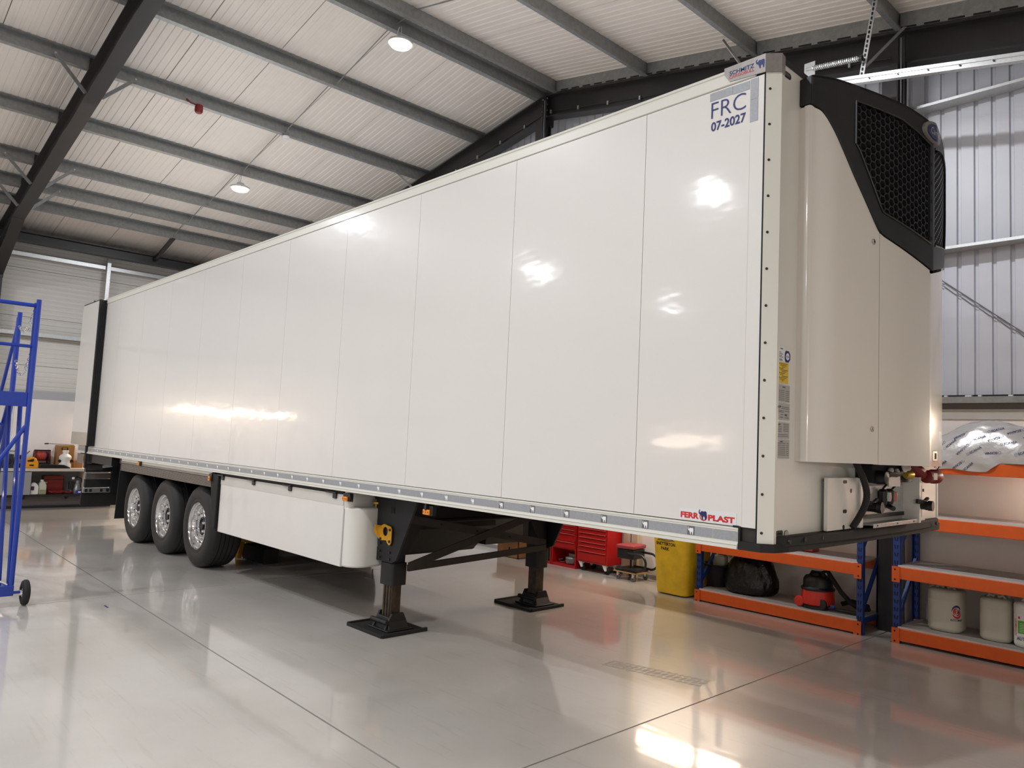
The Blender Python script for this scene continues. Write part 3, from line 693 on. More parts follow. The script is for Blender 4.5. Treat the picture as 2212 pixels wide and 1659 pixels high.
# ---- refrigeration unit on the front wall
ru = MB().box(.07, .17, .45, 2.15, 1.8, 3.85).build('refrigeration_unit', DARK, tl, smooth=False)
PROF = []
def plan(y):     # plan outline of the unit: x as a function of y (symmetric about 1.3)
    u = abs(y - 1.3); x = .445 - .135 * u - .13 * u * u
    e = 1.03 - u
    if e < .16: x = min(x, .13 + (x - .13) * math.sqrt(max(0., 1 - ((.16 - e) / .16) ** 2)))
    return x
Y0, Y1 = .272, 2.328
def ysplit(a, b, n): return [a + (b - a) * i / n for i in range(n + 1)]
def skin(name, ys, zb, zt, off, m, par, depth=.03):
    # a strip of the unit's face between two height curves, with thickness
    mb = MB(); n = len(ys); A = []; B = []
    for y in ys:
        x = plan(y) + off
        A += [(x, y, zb(y)), (x, y, zt(y))]; B += [(x - depth, y, zb(y)), (x - depth, y, zt(y))]
    fs = []
    m2 = 2 * n
    for i in range(n - 1):
        a = 2 * i
        fs += [(a, a + 2, a + 3, a + 1), (m2 + a, m2 + a + 1, m2 + a + 3, m2 + a + 2), (a, m2 + a, m2 + a + 2, a + 2), (a + 1, a + 3, m2 + a + 3, m2 + a + 1)]
    fs += [(0, 1, m2 + 1, m2), (m2 - 2, 2 * m2 - 2, 2 * m2 - 1, m2 - 1)]
    mb.add(A + B, fs); return mb.build(name, m, par, angle=50)
def lerp(pts, y):
    u = 1.3 - abs(y - 1.3)
    for (a, za), (b, zb) in zip(pts, pts[1:]):
        if u <= b: t = (u - a) / (b - a) if b > a else 0; return za + (zb - za) * max(0, min(1, t))
    return pts[-1][1]
LOW = [(.27, 3.786), (.292, 3.768), (.32, 3.76), (.35, 3.728), (.407, 3.64), (.547, 3.415), (.72, 3.165), (.757, 3.118), (.804, 3.098), (1.287, 2.975), (1.3, 2.975)]
def zlow(y): return lerp(LOW, y)
def ztop(y): return 3.95 - .03 * max(0, 1 - abs(y - 1.3) / .35) ** 1.5
Y_ALL = sorted(set([.27 + .0, .275, .28, .285, .29, .3, .31, .325, .34, .36, .38] + ysplit(.4, 1.3, 36)))
Y_ALL += [2.6 - y for y in reversed(Y_ALL[:-1])]
def zgrill_lo(y): return lerp([(.27, 3.9), (.43, 3.82), (.43, 3.42), (.44, 3.415), (.60, 3.235), (1.3, 3.07)], y)
# side cheeks that close the unit against the wall
for y in (Y0, Y1):
    s = 1 if y < 1.3 else -1
    MB().box(.07, .135, y, y + s * .02, 1.745, 3.775).build('side_panel', FRIDGEW, ru, smooth=False)
    MB().box(.07, .14, y - s * .006, y + s * .02, 3.785, 3.94).build('shroud_side', BLACKP, ru, smooth=False)
seam = .762
skin('access_door', [y for y in Y_ALL if y <= seam] + [seam], lambda y: 1.745, lambda y: zlow(y) - .006, .0, FRIDGEW, ru)
skin('front_panel', [seam + .006] + [y for y in Y_ALL if seam + .01 < y < 1.278] + [1.28], lambda y: 1.742, lambda y: zlow(y) - .006, .0, FRIDGEW, ru)
skin('centre_panel', [1.287] + [y for y in Y_ALL if 1.295 < y < 2.31], lambda y: 1.74, lambda y: zlow(y) - .02, -.004, FRIDGEW, ru)
# black shroud: rim pieces around the grilles
GL = [(.455, 3.83), (.455, 3.50), (.60, 3.255), (1.25, 3.09), (1.25, 3.73), (.80, 3.825)]    # grille outline (y, z) near half
def in_poly(p, poly):
    c = False; j = len(poly) - 1
    for i in range(len(poly)):
        (xi, yi), (xj, yj) = poly[i], poly[j]
        if (yi > p[1]) != (yj > p[1]) and p[0] < (xj - xi) * (p[1] - yi) / (yj - yi) + xi: c = not c
        j = i
    return c
def g_lo(y): return lerp([(.27, 3.8), (.545, 3.6), (.57, 3.575), (.77, 3.235), (1.27, 3.135)], y)
def g_hi(y): return lerp([(.27, 3.85), (.545, 3.858), (.94, 3.852), (1.1, 3.82), (1.27, 3.772)], y)
ye = [y for y in Y_ALL if y <= .545] + [.545]
skin('shroud', ye, zlow, ztop, .012, BLACKP, ru); skin('shroud', [2.6 - y for y in reversed(ye)], zlow, ztop, .012, BLACKP, ru)
for m in (lambda y: y, lambda y: 2.6 - y):
    ym = [.5455] + [y for y in Y_ALL if .56 < y < 1.26] + [1.266]
    ym = sorted(m(y) for y in ym)
    skin('shroud_lower', ym, zlow, lambda y: g_lo(y) , .012, BLACKP, ru)
    skin('shroud_upper', ym, lambda y: g_hi(y), ztop, .012, BLACKP, ru)
    skin('grille_back', ym, lambda y: g_lo(y) - .01, lambda y: g_hi(y) + .01, -.05, DARK, ru, .01)
    # raised inner lip around the opening
    mb = MB()
    for f in (g_lo, g_hi):
        L = [(plan(y) + .015, y, f(y)) for y in ym]; mb.tube(L, .006, 5)
    yy = m(.5455); mb.tube([(plan(yy) + .015, yy, g_lo(yy)), (plan(yy) + .015, yy, g_hi(yy))], .006, 5)
    mb.build('grille_rim', BLACKP, ru)
    # thin groove line outside the lip
    # hexagonal mesh
    mb = MB(); R = .0275; dy = R * 1.5; dz = R * math.sqrt(3)
    i = 0; y = .572
    while y < 1.25:
        z = 3.05 + (dz / 2 if i % 2 else 0)
        while z < 3.86:
            if g_lo(y) + .012 < z < g_hi(y) - .012:
                vs = []; fs = []
                for q, (rr, xo) in enumerate(((R, .0), (R - .0042, .0), (R - .0042, -.022), (R, -.022))):
                    for k in range(6):
                        a = k * PI / 3; yy = y + rr * math.cos(a); zz = z + rr * math.sin(a)
                        vs.append((plan(m(yy)) + .006 + xo, m(yy), zz))
                fs = [(k, (k + 1) % 6, 6 + (k + 1) % 6, 6 + k) for k in range(6)] + [(6 + k, 6 + (k + 1) % 6, 12 + (k + 1) % 6, 12 + k) for k in range(6)]
                mb.add(vs, fs)
            z += dz
        y += dy; i += 1
    gr = mb.build('grille', mat('grille_black', (34, 34, 36), .35), ru, smooth=False); gr['kind'] = 'stuff'
skin('centre_bar', [1.2665, 1.28, 1.29, 1.3, 1.31, 1.32, 1.3335], zlow, ztop, .012, BLACKP, ru)
for z in (3.16, 3.28, 3.4, 3.52, 3.64):
    MB().box(plan(1.276) + .012, plan(1.276) + .0145, 1.27, 1.283, z, z + .022).build('slot', DARK, ru, smooth=False)
# top cover closing the shroud
mb = MB(); ys_ = Y_ALL
top = [(plan(y) + .012, y, ztop(y)) for y in ys_]
mb.add([(.07, Y0, 3.945)] + [(p[0], p[1], p[2] + .004) for p in top] + [(.07, Y1, 3.945)] + [(.07, Y0, 3.93)] + [(p[0], p[1], p[2] - .01) for p in top] + [(.07, Y1, 3.93)],
       [(0, len(top) + 1, len(top), 1)] + [(i, i + 1, len(top) + 3 + i, len(top) + 2 + i) for i in range(len(top) + 1)] + [(i, i + 1, len(top) - i, len(top) + 1 - i) for i in range(1, len(top) // 2)])
mb.build('shroud_top', BLACKP, ru, smooth=False)
MB().box(.07, .12, Y0 + .03, Y1 - .03, 1.75, 1.765).build('unit_base', DARK, ru, smooth=False)
MB().prism([(.1, .3), (.17, .42), (.3, .8), (.41, 1.3), (.3, 1.8), (.17, 2.18), (.1, 2.3)], 'z', 1.748, 1.76).build('unit_floor', DARK, ru, smooth=False)
# oval name badge on the prow
def oval(cy, cz, a, b, off, th, m, par, name, n=28):
    mb = MB(); A = []; B = []
    for i in range(n):
        y = cy + a * math.cos(2 * PI * i / n); z = cz + b * math.sin(2 * PI * i / n)
        A.append((.45 + off - .13 * abs(y - 1.3), y, z)); B.append((.45 + off - th - .13 * abs(y - 1.3), y, z))
    mb.add(A + B, [tuple(range(n)), tuple(range(n, 2 * n))[::-1]] + [(i, (i + 1) % n, n + (i + 1) % n, n + i) for i in range(n)])
    return mb.build(name, m, par, smooth=False)
oval(1.3, 3.862, .14, .066, .022, .02, BADGE, ru, 'badge_frame')
oval(1.3, 3.862, .108, .048, .026, .012, mat('badge_blue', (34, 44, 96), .3, coat=.5), ru, 'badge')
letter('Carrier', (.4725, 1.212, 3.838), (.004, .176, 0), (0, .014, .046), STICKG, ru, weight=.0)
# locks on the access door, keyhole latch on the centre panel
for z in (1.946, 3.048):
    y = .715; MB().lathe([(.017, 0), (.017, .004), (.011, .0055), (.011, .002), (.001, .002)], (plan(y), y, z), 'x', 16).build('lock', STEEL, ru)
    MB().cyl((plan(y) + .002, y, z), (plan(y) + .0065, y, z), .006, n=8).build('lock_core', BLACKST, ru)
y = 1.42
mb = MB(); mb.box(plan(y) - .004, plan(y) + .006, y - .05, y + .03, 1.775, 1.84); mb.build('latch', STEEL, ru, bevel=.003)
MB().box(plan(y) + .006, plan(y) + .008, y - .015, y + .01, 1.788, 1.825).build('latch_slot', DARK, ru, smooth=False)

# ---- coupling console below the unit
cc = MB().box(.07, .1, .62, 2.0, 1.35, 1.63).build('coupling_console', mat('console_grey', (168, 166, 164), .45), tl, smooth=False)
MB().box(.1, .125, .575, .985, 1.348, 1.656).build('cover_plate', WHITEP, cc, bevel=.003)
MB().box(.1, .14, .985, 1.03, 1.348, 1.652).build('cover_edge', WHITEP, cc, bevel=.003)
for y, z, w, h in ((.8, 1.63, .026, .01), (.8, 1.455, .026, .011), (.785, 1.362, .014, .014), (.92, 1.362, .014, .014), (.885, 1.575, .013, .013)):
    MB().prism([(a, b) for a, b in rounded(y - w, y + w, z - h, z + h, h * .98)], 'x', .124, .1265).build('slot', BLACKST, cc, smooth=False)
mb = MB(); mb.box(.07, .2, 1.03, 1.76, 1.366, 1.372); mb.build('tray', GALV, cc, smooth=False)
mb = MB(); mb.box(.2, .206, 1.03, 1.76, 1.352, 1.378); mb.build('tray_lip', GALVB, cc, bevel=.002)
for y in (1.08, 1.4, 1.68): MB().box(.206, .2075, y, y + .012, 1.36, 1.37).build('slot', DARK, cc, smooth=False)
MB().box(.1, .106, 1.03, 1.78, 1.42, 1.6).build('back_plate', GALVB, cc, smooth=False)
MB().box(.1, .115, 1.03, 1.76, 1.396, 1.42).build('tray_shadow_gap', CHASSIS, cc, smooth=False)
MB().box(.07, .215, 1.765, 1.795, 1.352, 1.66).build('side_plate', WHITEP, cc, bevel=.002)
MB().box(.07, .165, 1.8, 2.02, 1.352, 1.625).build('end_cover', WHITEP, cc, bevel=.006)
MB().box(.165, .168, 1.83, 1.95, 1.38, 1.6).build('end_label', STICKG, cc, smooth=False)
MB().box(.165, .169, 1.965, 1.985, 1.555, 1.575).build('slot', DARK, cc, smooth=False)
MB().box(.165, .1675, 1.85, 1.94, 1.47, 1.56).build('label_print', GREYINK, cc, smooth=False)
def socket(y, z, s, n, X=0.):
    o = MB().cyl((.1 + X, y, z), (.17 + X, y, z), .03 * s, n=14).build('socket', BLACKP, cc)
    MB().cyl((.17 + X, y + .002, z), (.2 + X, y + .004, z), .036 * s, n=14).build('socket_cap', BLACKP, cc)
    MB().bar((.12 + X, y - .075 * s, z + .03 * s), (.15 + X, y, z + .02), .024, .03).build('socket_lever', BLACKP, cc, bevel=.004)
    MB().cyl((.15 + X, y + .02, z - .01), (.16 + X, y + .085 * s, z - .012), .024 * s, n=12).build('socket_cap', BLACKST, cc)
    MB().bar((.14 + X, y + .02, z + .03), (.15 + X, y + .05, z + .05), .02, .014).build('socket_latch', BLACKST, cc)
socket(1.17, 1.47, 1., 0); socket(1.80, 1.47, .95, 1, .09)
for y, m in ((1.345, STICKG), (1.45, mat('pale_red', (170, 110, 96), .5))):
    MB().lathe([(.001, -.055), (.022, -.05), (.03, -.02), (.03, .035), (.018, .05), (.001, .052)], (.135, y, 1.53), n=12).build('air_coupling', BLACKP, cc)
    MB().lathe([(.001, -.03), (.02, -.026), (.024, 0), (.02, .03), (.001, .034)], (.16, y + .015, 1.53), n=12).build('coupling_cap', m, cc)
MB().tube([(.13, 1.35, 1.58), (.17, 1.38, 1.64), (.18, 1.46, 1.65), (.17, 1.51, 1.62), (.14, 1.47, 1.575)], .007, 6).build('cable', BLACKP, cc)
MB().cyl((.11, 1.48, 1.468), (.17, 1.43, 1.455), .016, n=10).build('valve', BLACKP, cc)
for y in (1.5, 1.53): MB().prism(rounded(y - .006, y + .006, 1.478, 1.502, .005), 'x', .106, .1075).build('slot', DARK, cc, smooth=False)
# cables, plugs and filter cluster above the console
mb = MB(); mb.box(.08, .18, 1.06, 1.72, 1.625, 1.74); mb.build('fitting_cluster', DARK, cc)
MB().lathe([(.001, -.04), (.04, -.04), (.045, 0), (.04, .05), (.001, .06)], (.19, 1.14, 1.66), 'x', 14).build('air_filter', BLACKP, cc)
MB().box(.18, .19, 1.3, 1.49, 1.6, 1.665).build('label_tag', STICKG, cc, smooth=False)
MB().tube([(.19, 1.22, 1.66), (.2, 1.3, 1.685), (.2, 1.4, 1.68), (.19, 1.5, 1.69)], .02, 8).build('hose', BLACKP, cc)
MB().lathe([(.02, 0), (.028, .02), (.03, .09), (.022, .095), (.022, .06)], (.2, 1.55, 1.675), 'y', 14).build('brass_plug', BRASS, cc)
for y, z, r in ((1.3, 1.705, .022), (1.4, 1.7, .02), (1.62, 1.64, .016)): MB().lathe([(.001, -r), (r * .7, -r * .7), (r, 0), (r * .7, r * .7), (.001, r)], (.2, y, z), n=10).build('cap', STICKG, cc)
MB().prism([(1.47, 1.745), (1.62, 1.745), (1.64, 1.715), (1.58, 1.69), (1.5, 1.695)], 'x', .2, .206).build('paper_tag', STICKG, cc, smooth=False)
rp = MB().lathe([(.03, -.09), (.045, -.085), (.045, .02), (.05, .03), (.05, .11), (.042, .115), (.042, .07)], (.23, 1.93, 1.665), 'y', 18).build('power_plug', REDSTEEL, cc)
MB().box(.27, .276, 1.86, 1.93, 1.645, 1.69).build('plug_label', STICKG, cc, smooth=False)
MB().tube([(.2, 1.84, 1.68), (.18, 1.76, 1.72), (.15, 1.72, 1.76)], .045, 10).build('plug_body', REDSTEEL, cc)
MB().tube([(.25, 2.0, 1.71), (.25, 2.04, 1.74), (.25, 1.98, 1.755), (.25, 1.95, 1.73)], .004, 5).build('plug_strap', BLACKP, cc)
# black corrugated hose hanging down over the cover plate
H = []
for k in range(60):
    t = k / 59
    y = .80 + .16 * math.sin(min(1, t * 1.35) * PI / 2) - .115 * max(0, t - .45) ** 1.6 * 2.4; z = 1.75 - .39 * t
    H.append((.19 - .04 * t + .03 * math.sin(t * PI), y, z))
MB().tube(H, [.0195 + (.0015 if k % 2 else 0) for k in range(60)], 10).build('hose', RUBBERB, cc)

# ---- undercarriage: main beams, cross members, axles, tanks
for y in (.72, 1.88):
    mb = MB(); mb.box(TL + .1, -.6, y - .07, y + .07, 1.235, 1.256); mb.box(TL + .1, -5.6, y - .07, y + .07, .80, .82); mb.box(TL + .1, -5.6, y - .008, y + .008, .82, 1.235)
    mb.hexa([(-5.6, y - .07, .80), (-5.6, y + .07, .80), (-5.6, y + .07, .82), (-5.6, y - .07, .82)], [(-3.6, y - .07, 1.19), (-3.6, y + .07, 1.19), (-3.6, y + .07, 1.21), (-3.6, y - .07, 1.21)])
    mb.hexa([(-5.6, y - .008, .82), (-5.6, y + .008, .82), (-5.6, y + .008, 1.235), (-5.6, y - .008, 1.235)], [(-3.6, y - .008, 1.2), (-3.6, y + .008, 1.2), (-3.6, y + .008, 1.235), (-3.6, y - .008, 1.235)])
    mb.box(-3.6, -.6, y - .07, y + .07, 1.19, 1.235); mb.build('main_beam', CHASSIS, tl, smooth=False)
MB().box(TL + .05, -.1, .03, 2.57, 1.252, 1.272).build('underfloor', CHASSIS, tl, smooth=False)
for k in range(14):
    x = -13.6 + k * .95; MB().box(x - .04, x + .04, .1, 2.5, 1.16 if x < -4.4 else 1.238, 1.252).build('cross_member', CHASSIS, tl, smooth=False)
WX = [-8.159, -9.469, -10.779]
R = .526
# wheels: tyre with rim, hub and nuts
tyre = [(.295, 0), (.305, -.012), (.34, -.022), (.41, -.026), (.47, -.016), (.505, .004), (.522, .03), (.526, .05)]
def tyre_prof():
    p = [(.292, .03), (.295, .004), (.302, -.006), (.33, -.014), (.345, -.012), (.36, -.019), (.42, -.021), (.47, -.012), (.5, .006), (.519, .032), (.526, .055)]
    w = .385
    for g in (.11, .165, .22, .275): p += [(.526, g - .006), (.512, g - .004), (.512, g + .004), (.526, g + .006)]
    p += [(r, w - h) for r, h in reversed(p[:11])]
    return p
W0 = .1
def make_wheel(x, side, full):
    f = (lambda h: W0 + h) if side == 0 else (lambda h: 2.6 - W0 - h)
    pr = [(r, f(h) - (0)) for r, h in tyre_prof()]
    w = MB().lathe(pr, (x, 0, R), 'y', 56, closed=True).build('wheel', RUBBER, tl, angle=25)
    rim = [(.297, .0), (.3, -.008), (.294, -.012), (.288, -.004), (.284, .012), (.268, .022), (.262, .05), (.256, .066), (.246, .074), (.225, .076), (.2, .066), (.15, .062), (.122, .062), (.118, .07), (.117, .13)]
    MB().lathe([(r, f(h)) for r, h in rim], (x, 0, R), 'y', 48, cap=False).build('rim', ALU, w, angle=40)
    hub = [(.116, .13), (.113, .085), (.108, .066), (.1, .058), (.088, .06), (.084, .07), (.05, .07), (.046, .05), (.001, .048)]
    MB().lathe([(r, f(h)) for r, h in hub], (x, 0, R), 'y', 32, cap=False).build('hub', CHASSIS, w)
    if full:
        nut = None
        for k in range(10):
            a = 2 * PI * (k + .5) / 10; c = (x + .1675 * math.cos(a), 0, R + .1675 * math.sin(a))
            if nut is None:
                nm = MB(); nm.lathe([(.0235, f(.066) - f(0)), (.0235, f(.056) - f(0)), (.0185, f(.052) - f(0)), (.0175, f(.012) - f(0)), (.013, f(.003) - f(0)), (.001, f(-.001) - f(0))], (c[0], W0, c[2]), 'y', 12)
                nut = nm.build('wheel_nut', CHROME, w, angle=30); c0 = c
            else: copy_part(nut, (c[0] - c0[0], 0, c[2] - c0[2]))
        hole = None
        for k in range(10):
            a = 2 * PI * k / 10; c = (x + .224 * math.cos(a), 0, R + .224 * math.sin(a))
            if hole is None:
                hm = MB(); hm.cyl((c[0], f(.0735), c[2]), (c[0], f(.078), c[2]), .019, n=14); hole = hm.build('hand_hole', DARK, w, smooth=False); c0 = c
            else: copy_part(hole, (c[0] - c0[0], 0, c[2] - c0[2]))
        MB().cyl((x + .25, f(.085), R + .12), (x + .262, f(.03), R + .1), .006, n=6).build('valve', BRASS, w)
for x in WX: make_wheel(x, 0, True)
for x in WX: make_wheel(x, 1, False)
for x in WX:
    MB().cyl((x, .4, R), (x, 2.2, R), .075, n=14).build('axle', CHASSIS, tl)
    for y in (.72, 1.88):
        MB().hexa([(x - .12, y - .05, R - .1), (x - .12, y + .05, R - .1), (x - .12, y + .05, R + .08), (x - .12, y - .05, R + .08)], [(x + .62, y - .05, R + .1), (x + .62, y + .05, R + .1), (x + .62, y + .05, R + .18), (x + .62, y - .05, R + .18)]).build('trailing_arm', CHASSIS, tl, smooth=False)
        MB().box(x + .5, x + .68, y - .09, y + .09, R + .05, .82).build('hanger_bracket', CHASSIS, tl, smooth=False)
        MB().lathe([(.08, -.2), (.14, -.16), (.15, -.05), (.14, .05), (.1, .1)], (x - .34, y, R + .22), n=16).build('air_bag', RUBBERB, tl)
    for y0, y1 in ((.24, .52), (2.08, 2.36)):
        mb = MB(); n = 14; A = []; B = []
        for k in range(n + 1):
            a = PI * (.06 + .88 * k / n); A.append((x + .59 * math.cos(a), R + .59 * math.sin(a)))
        B = [(x + .575 * math.cos(PI * (.06 + .88 * k / n)), R + .575 * math.sin(PI * (.06 + .88 * k / n))) for k in range(n, -1, -1)]
        mb.prism(A + B, 'y', y0, y1); mb.build('mudguard', CHASSIS, tl)
MB().cyl((-6.9, 1.3, .72), (-5.4, 1.3, .72), .2, n=20).build('air_tank', CHASSIS, tl)
for x in (-6.6, -5.7): MB().box(x - .03, x + .03, 1.08, 1.52, .5, 1.2).build('tank_strap', CHASSIS, tl, smooth=False)
MB().box(-7.3, -4.6, 1.98, 2.55, .6, 1.2).build('pallet_box', CHASSIS, tl, smooth=False)
MB().box(-7.2, -4.7, .68, 1.92, .54, 1.2).build('spare_carrier', CHASSIS, tl, bevel=.03)
MB().prism([(-4.72, .55), (-4.72, 1.2), (-4.35, 1.2), (-4.35, .85)], 'y', .7, 1.9).build('chassis_cover', CHASSIS, tl, smooth=False)

# ---- side equipment
# ribbed aluminium valance above the wheels
prof = []
z0, z1 = 1.065, 1.185; n = 9
for k in range(n):
    za = z0 + (z1 - z0) * k / n; h = (z1 - z0) / n
    prof += [(.036, za), (.022, za + h * .12), (.022, za + h * .5), (.036, za + h * .62)]
prof += [(.03, z1), (.022, z1 + .003), (.022, 1.215), (.03, 1.218)]
MB().prism(prof + [(.06, 1.218), (.06, z0)], 'x', -11.37, -7.6).build('valance', mat('valance_grey', (140, 134, 128), .4, .5, var=.1, vscale=9), tl, smooth=False)
MB().box(-11.37, -7.6, .026, .06, 1.2, 1.256).build('valance_rail', WHITEG, tl, smooth=False)
# rear mud flap and front guard post
mb = MB(); mb.hexa([(-11.52, .03, .29), (-11.5, .03, .29), (-11.5, .52, .29), (-11.52, .52, .29)], [(-11.42, .03, 1.24), (-11.40, .03, 1.24), (-11.40, .52, 1.24), (-11.42, .52, 1.24)]); mb.build('mud_flap', RUBBERB, tl, smooth=False)
MB().hexa([(-7.42, .0, .58), (-7.345, .0, .58), (-7.345, .5, .58), (-7.42, .5, .58)], [(-7.6, .0, 1.24), (-7.345, .0, 1.24), (-7.345, .5, 1.24), (-7.6, .5, 1.24)]).build('guard_plate', RUBBERB, tl, bevel=.01)
def marker(x, z, w=.075, h=.034, y=-.012):
    b = MB().box(x - w / 2 - .004, x + w / 2 + .03, y + .004, y + .04, z - h / 2 - .003, z + h / 2 + .03).build('lamp_bracket', BLACKP, tl, smooth=False)
    l = MB().box(x - w / 2, x + w / 2, y - .012, y + .006, z - h / 2, z + h / 2).build('marker_lamp', AMBER, tl, bevel=.006)
    for dx in (-.025, 0, .025): MB().cyl((x + dx * w / .075, y - .012, z), (x + dx * w / .075, y - .0145, z), .006, n=8).build('lamp_cell', mat('amber_dark', (176, 84, 10), .3), l)
marker(-4.27, 1.193, .085, .04); marker(-3.02, 1.185, .09, .044, .02); marker(-7.56, 1.175, .05, .06, -.02); marker(-10.42, 1.215, .075, .05, .0)
MB().bar((-3.02, .03, 1.2), (-3.02, .03, 1.26), .05, .02).build('lamp_bracket', BLACKP, tl)
MB().tube([(-4.22, 0, 1.2), (-4.19, -.01, 1.22), (-4.18, .0, 1.19), (-4.2, .02, 1.17)], .006, 6).build('lamp_cable', BLACKP, tl)
# pallet box with four toggle latches
pb = MB().box(-7.318, -4.372, .03, .62, .551, 1.222).build('pallet_box', SKIN, tl, bevel=.006)
MB().box(-7.316, -4.374, .027, .031, 1.12, 1.222).build('box_top_band', mat('white_band', (206, 203, 196), .35), pb, smooth=False)
for x in (-7.24, -6.36, -5.46, -4.52):
    MB().box(x - .04, x + .03, .012, .03, 1.175, 1.222).build('latch', BLACKP, pb, bevel=.006)
    MB().box(x - .15, x + .04, .0, .03, 1.222, 1.236).build('latch_bar', BLACKP, pb, smooth=False)
MB().box(-7.318, -4.372, .02, .06, 1.23, 1.252).build('box_hinge_gap', DARK, tl, smooth=False)
# rounded white fuel tank cover beside the landing leg
P = [(-4.352, .03)] + [(-4.32 + .155 * math.sin(a), .185 - .155 * math.cos(a)) for a in [PI / 2 * k / 8 for k in range(9)]] + [(-4.19, .38), (-4.352, .38)]
tc = MB().prism(P, 'z', .558, 1.11).build('tank_cover', WHITEP, tl, bevel=.02, seg=3)
P2 = [(-4.352, .03)] + [(-4.345 + .07 * math.sin(a), .10 - .07 * math.cos(a)) for a in [PI / 2 * k / 6 for k in range(7)]] + [(-4.29, .36), (-4.352, .36)]
MB().prism(P2, 'z', 1.09, 1.25).build('tank_cover_neck', WHITEP, tc, angle=50)
MB().lathe([(.02, 0), (.02, .03), (.045, .032), (.045, .05), (.02, .055), (.015, .08), (.001, .082)], (-4.22, .3, 1.11), n=12).build('filler_cap', BRASS, tc)
MB().box(-4.25, -4.16, .3, .6, .62, .75).build('tank_bracket', CHASSIS, tl, bevel=.01)
MB().tube([(-4.07, .2, .56), (-4.07, .2, .47), (-4.16, .2, .465), (-4.2, .2, .47)], .006, 6).build('drain_pipe', CHASSIS, tl)

# ---- landing legs with cross bracing
def leg(y, s):
    x = -4.0
    o = MB().prism(rounded(x - .09, x + .09, y - .07, y + .07, .02), 'z', .42, 1.22).build('landing_leg', CHASSIS, tl)
    MB().prism(rounded(x - .105, x + .105, y - .085, y + .085, .03), 'z', .42, .62).build('leg_collar', CHASSIS, o)
    MB().prism(rounded(x - .068, x + .068, y - .055, y + .055, .012), 'z', .1, .43).build('inner_leg', LEGM, o)
    for dx in (-.045, .0, .045): MB().box(x + dx - .012, x + dx + .012, y - s * .062, y - s * .05, .12, .42).build('leg_rib', LEGM, o, smooth=False)
    f = MB().hexa([(x - .15, y - .11, .03), (x + .15, y - .11, .03), (x + .15, y + .11, .03), (x - .15, y + .11, .03)], [(x - .09, y - .085, .14), (x + .09, y - .085, .14), (x + .09, y + .085, .14), (x - .09, y + .085, .14)]).build('foot', CHASSIS, o, bevel=.008)
    MB().box(x - .17, x + .17, y - .14, y + .14, .022, .038).build('foot_plate', CHASSIS, o, bevel=.006)
    MB().cyl((x - .13, y - .12, .1), (x + .13, y - .12, .1), .022, n=12).build('foot_pin', CHASSIS, o)
    for dx in (-.1, .1): MB().prism([(y - .13, .03), (y + .13, .03), (y + .06, .17), (y - .06, .17)], 'x', x + dx - .012, x + dx + .012).build('foot_cheek', CHASSIS, o, smooth=False)
    # mounting plate and tapered gusset
    MB().prism([(x - .25, 1.24), (x + .46, 1.24), (x + .43, 1.16), (x + .17, .66), (x + .1, .63), (x - .13, .63), (x - .16, .86)], 'y', y - s * .095, y - s * .075).build('gusset', CHASSIS, o, smooth=False)
    MB().prism([(y - .02, 1.24), (y + s * .4, 1.24), (y + s * .06, .7), (y - .02, .7)], 'x', x + .1, x + .112).build('side_gusset', CHASSIS, o, smooth=False)
    MB().box(x + .05, x + .11, y - s * .099, y - s * .093, 1.08, 1.14).build('slot', DARK, o, smooth=False)
    for dx in (-.1, .07):
        for z in (.66, .72, .79, .95): MB().cyl((x + dx, y - s * .095, z), (x + dx, y - s * .108, z), .012, n=8).build('bolt', BLACKST, o, smooth=False)
    return o
leg(.38, 1); leg(2.22, -1)
BRACE = mat('brace_brown_black', (52, 47, 43), .5, .2, var=.2, vscale=10)
cb = MB(); xb = -3.83
cb.bar((xb, .42, 1.03), (xb, 2.18, .70), .012, .075, up=(0, 0, 1)); cb.build('cross_brace', BRACE, tl, smooth=False)
MB().bar((xb + .015, .42, .60), (xb + .015, 2.18, 1.06), .012, .075).build('cross_brace', BRACE, tl, smooth=False)
MB().bar((xb, .42, .585), (xb, 2.18, .655), .03, .06).build('cross_brace', BRACE, tl, smooth=False)
for t in (.2, .45, .7): MB().cyl((xb + .008, .42 + t * 1.76, 1.03 - .33 * t), (xb + .012, .42 + t * 1.76, 1.03 - .33 * t), .009, n=8).build('brace_hole', DARK, tl, smooth=False)
MB().cyl((-4.0, .45, .98), (-4.0, 2.15, .98), .022, n=10).build('drive_shaft', CHASSIS, tl)
# yellow crank holder: plate with a round hole, folded ear
mb = MB(); n = 20; cx, cz, r = -3.996, .908, .042; yb = .262
outer = [(-4.085, .95), (-4.02, .975), (-3.905, .958), (-3.893, .938), (-3.893, .815), (-3.912, .787), (-3.948, .797), (-3.968, .83), (-4.075, .82), (-4.085, .835)]
def ray_poly(a):
    best = None
    for i in range(len(outer)):
        (x1, z1), (x2, z2) = outer[i], outer[(i + 1) % len(outer)]
        dx, dz = math.cos(a), math.sin(a); ex, ez = x2 - x1, z2 - z1; den = dx * ez - dz * ex
        if abs(den) < 1e-9: continue
        t = ((x1 - cx) * ez - (z1 - cz) * ex) / den; u = ((x1 - cx) * dz - (z1 - cz) * dx) / den
        if t > 0 and -1e-6 <= u <= 1 + 1e-6 and (best is None or t < best): best = t
    return best
n = 48; A = []; B = []
for k in range(n):
    a = 2 * PI * k / n; t = ray_poly(a); A.append((cx + t * math.cos(a), cz + t * math.sin(a))); B.append((cx + r * math.cos(a), cz + r * math.sin(a)))
vs = [(p[0], yb, p[1]) for p in A] + [(p[0], yb, p[1]) for p in B] + [(p[0], yb + .008, p[1]) for p in A] + [(p[0], yb + .008, p[1]) for p in B]
fs = []
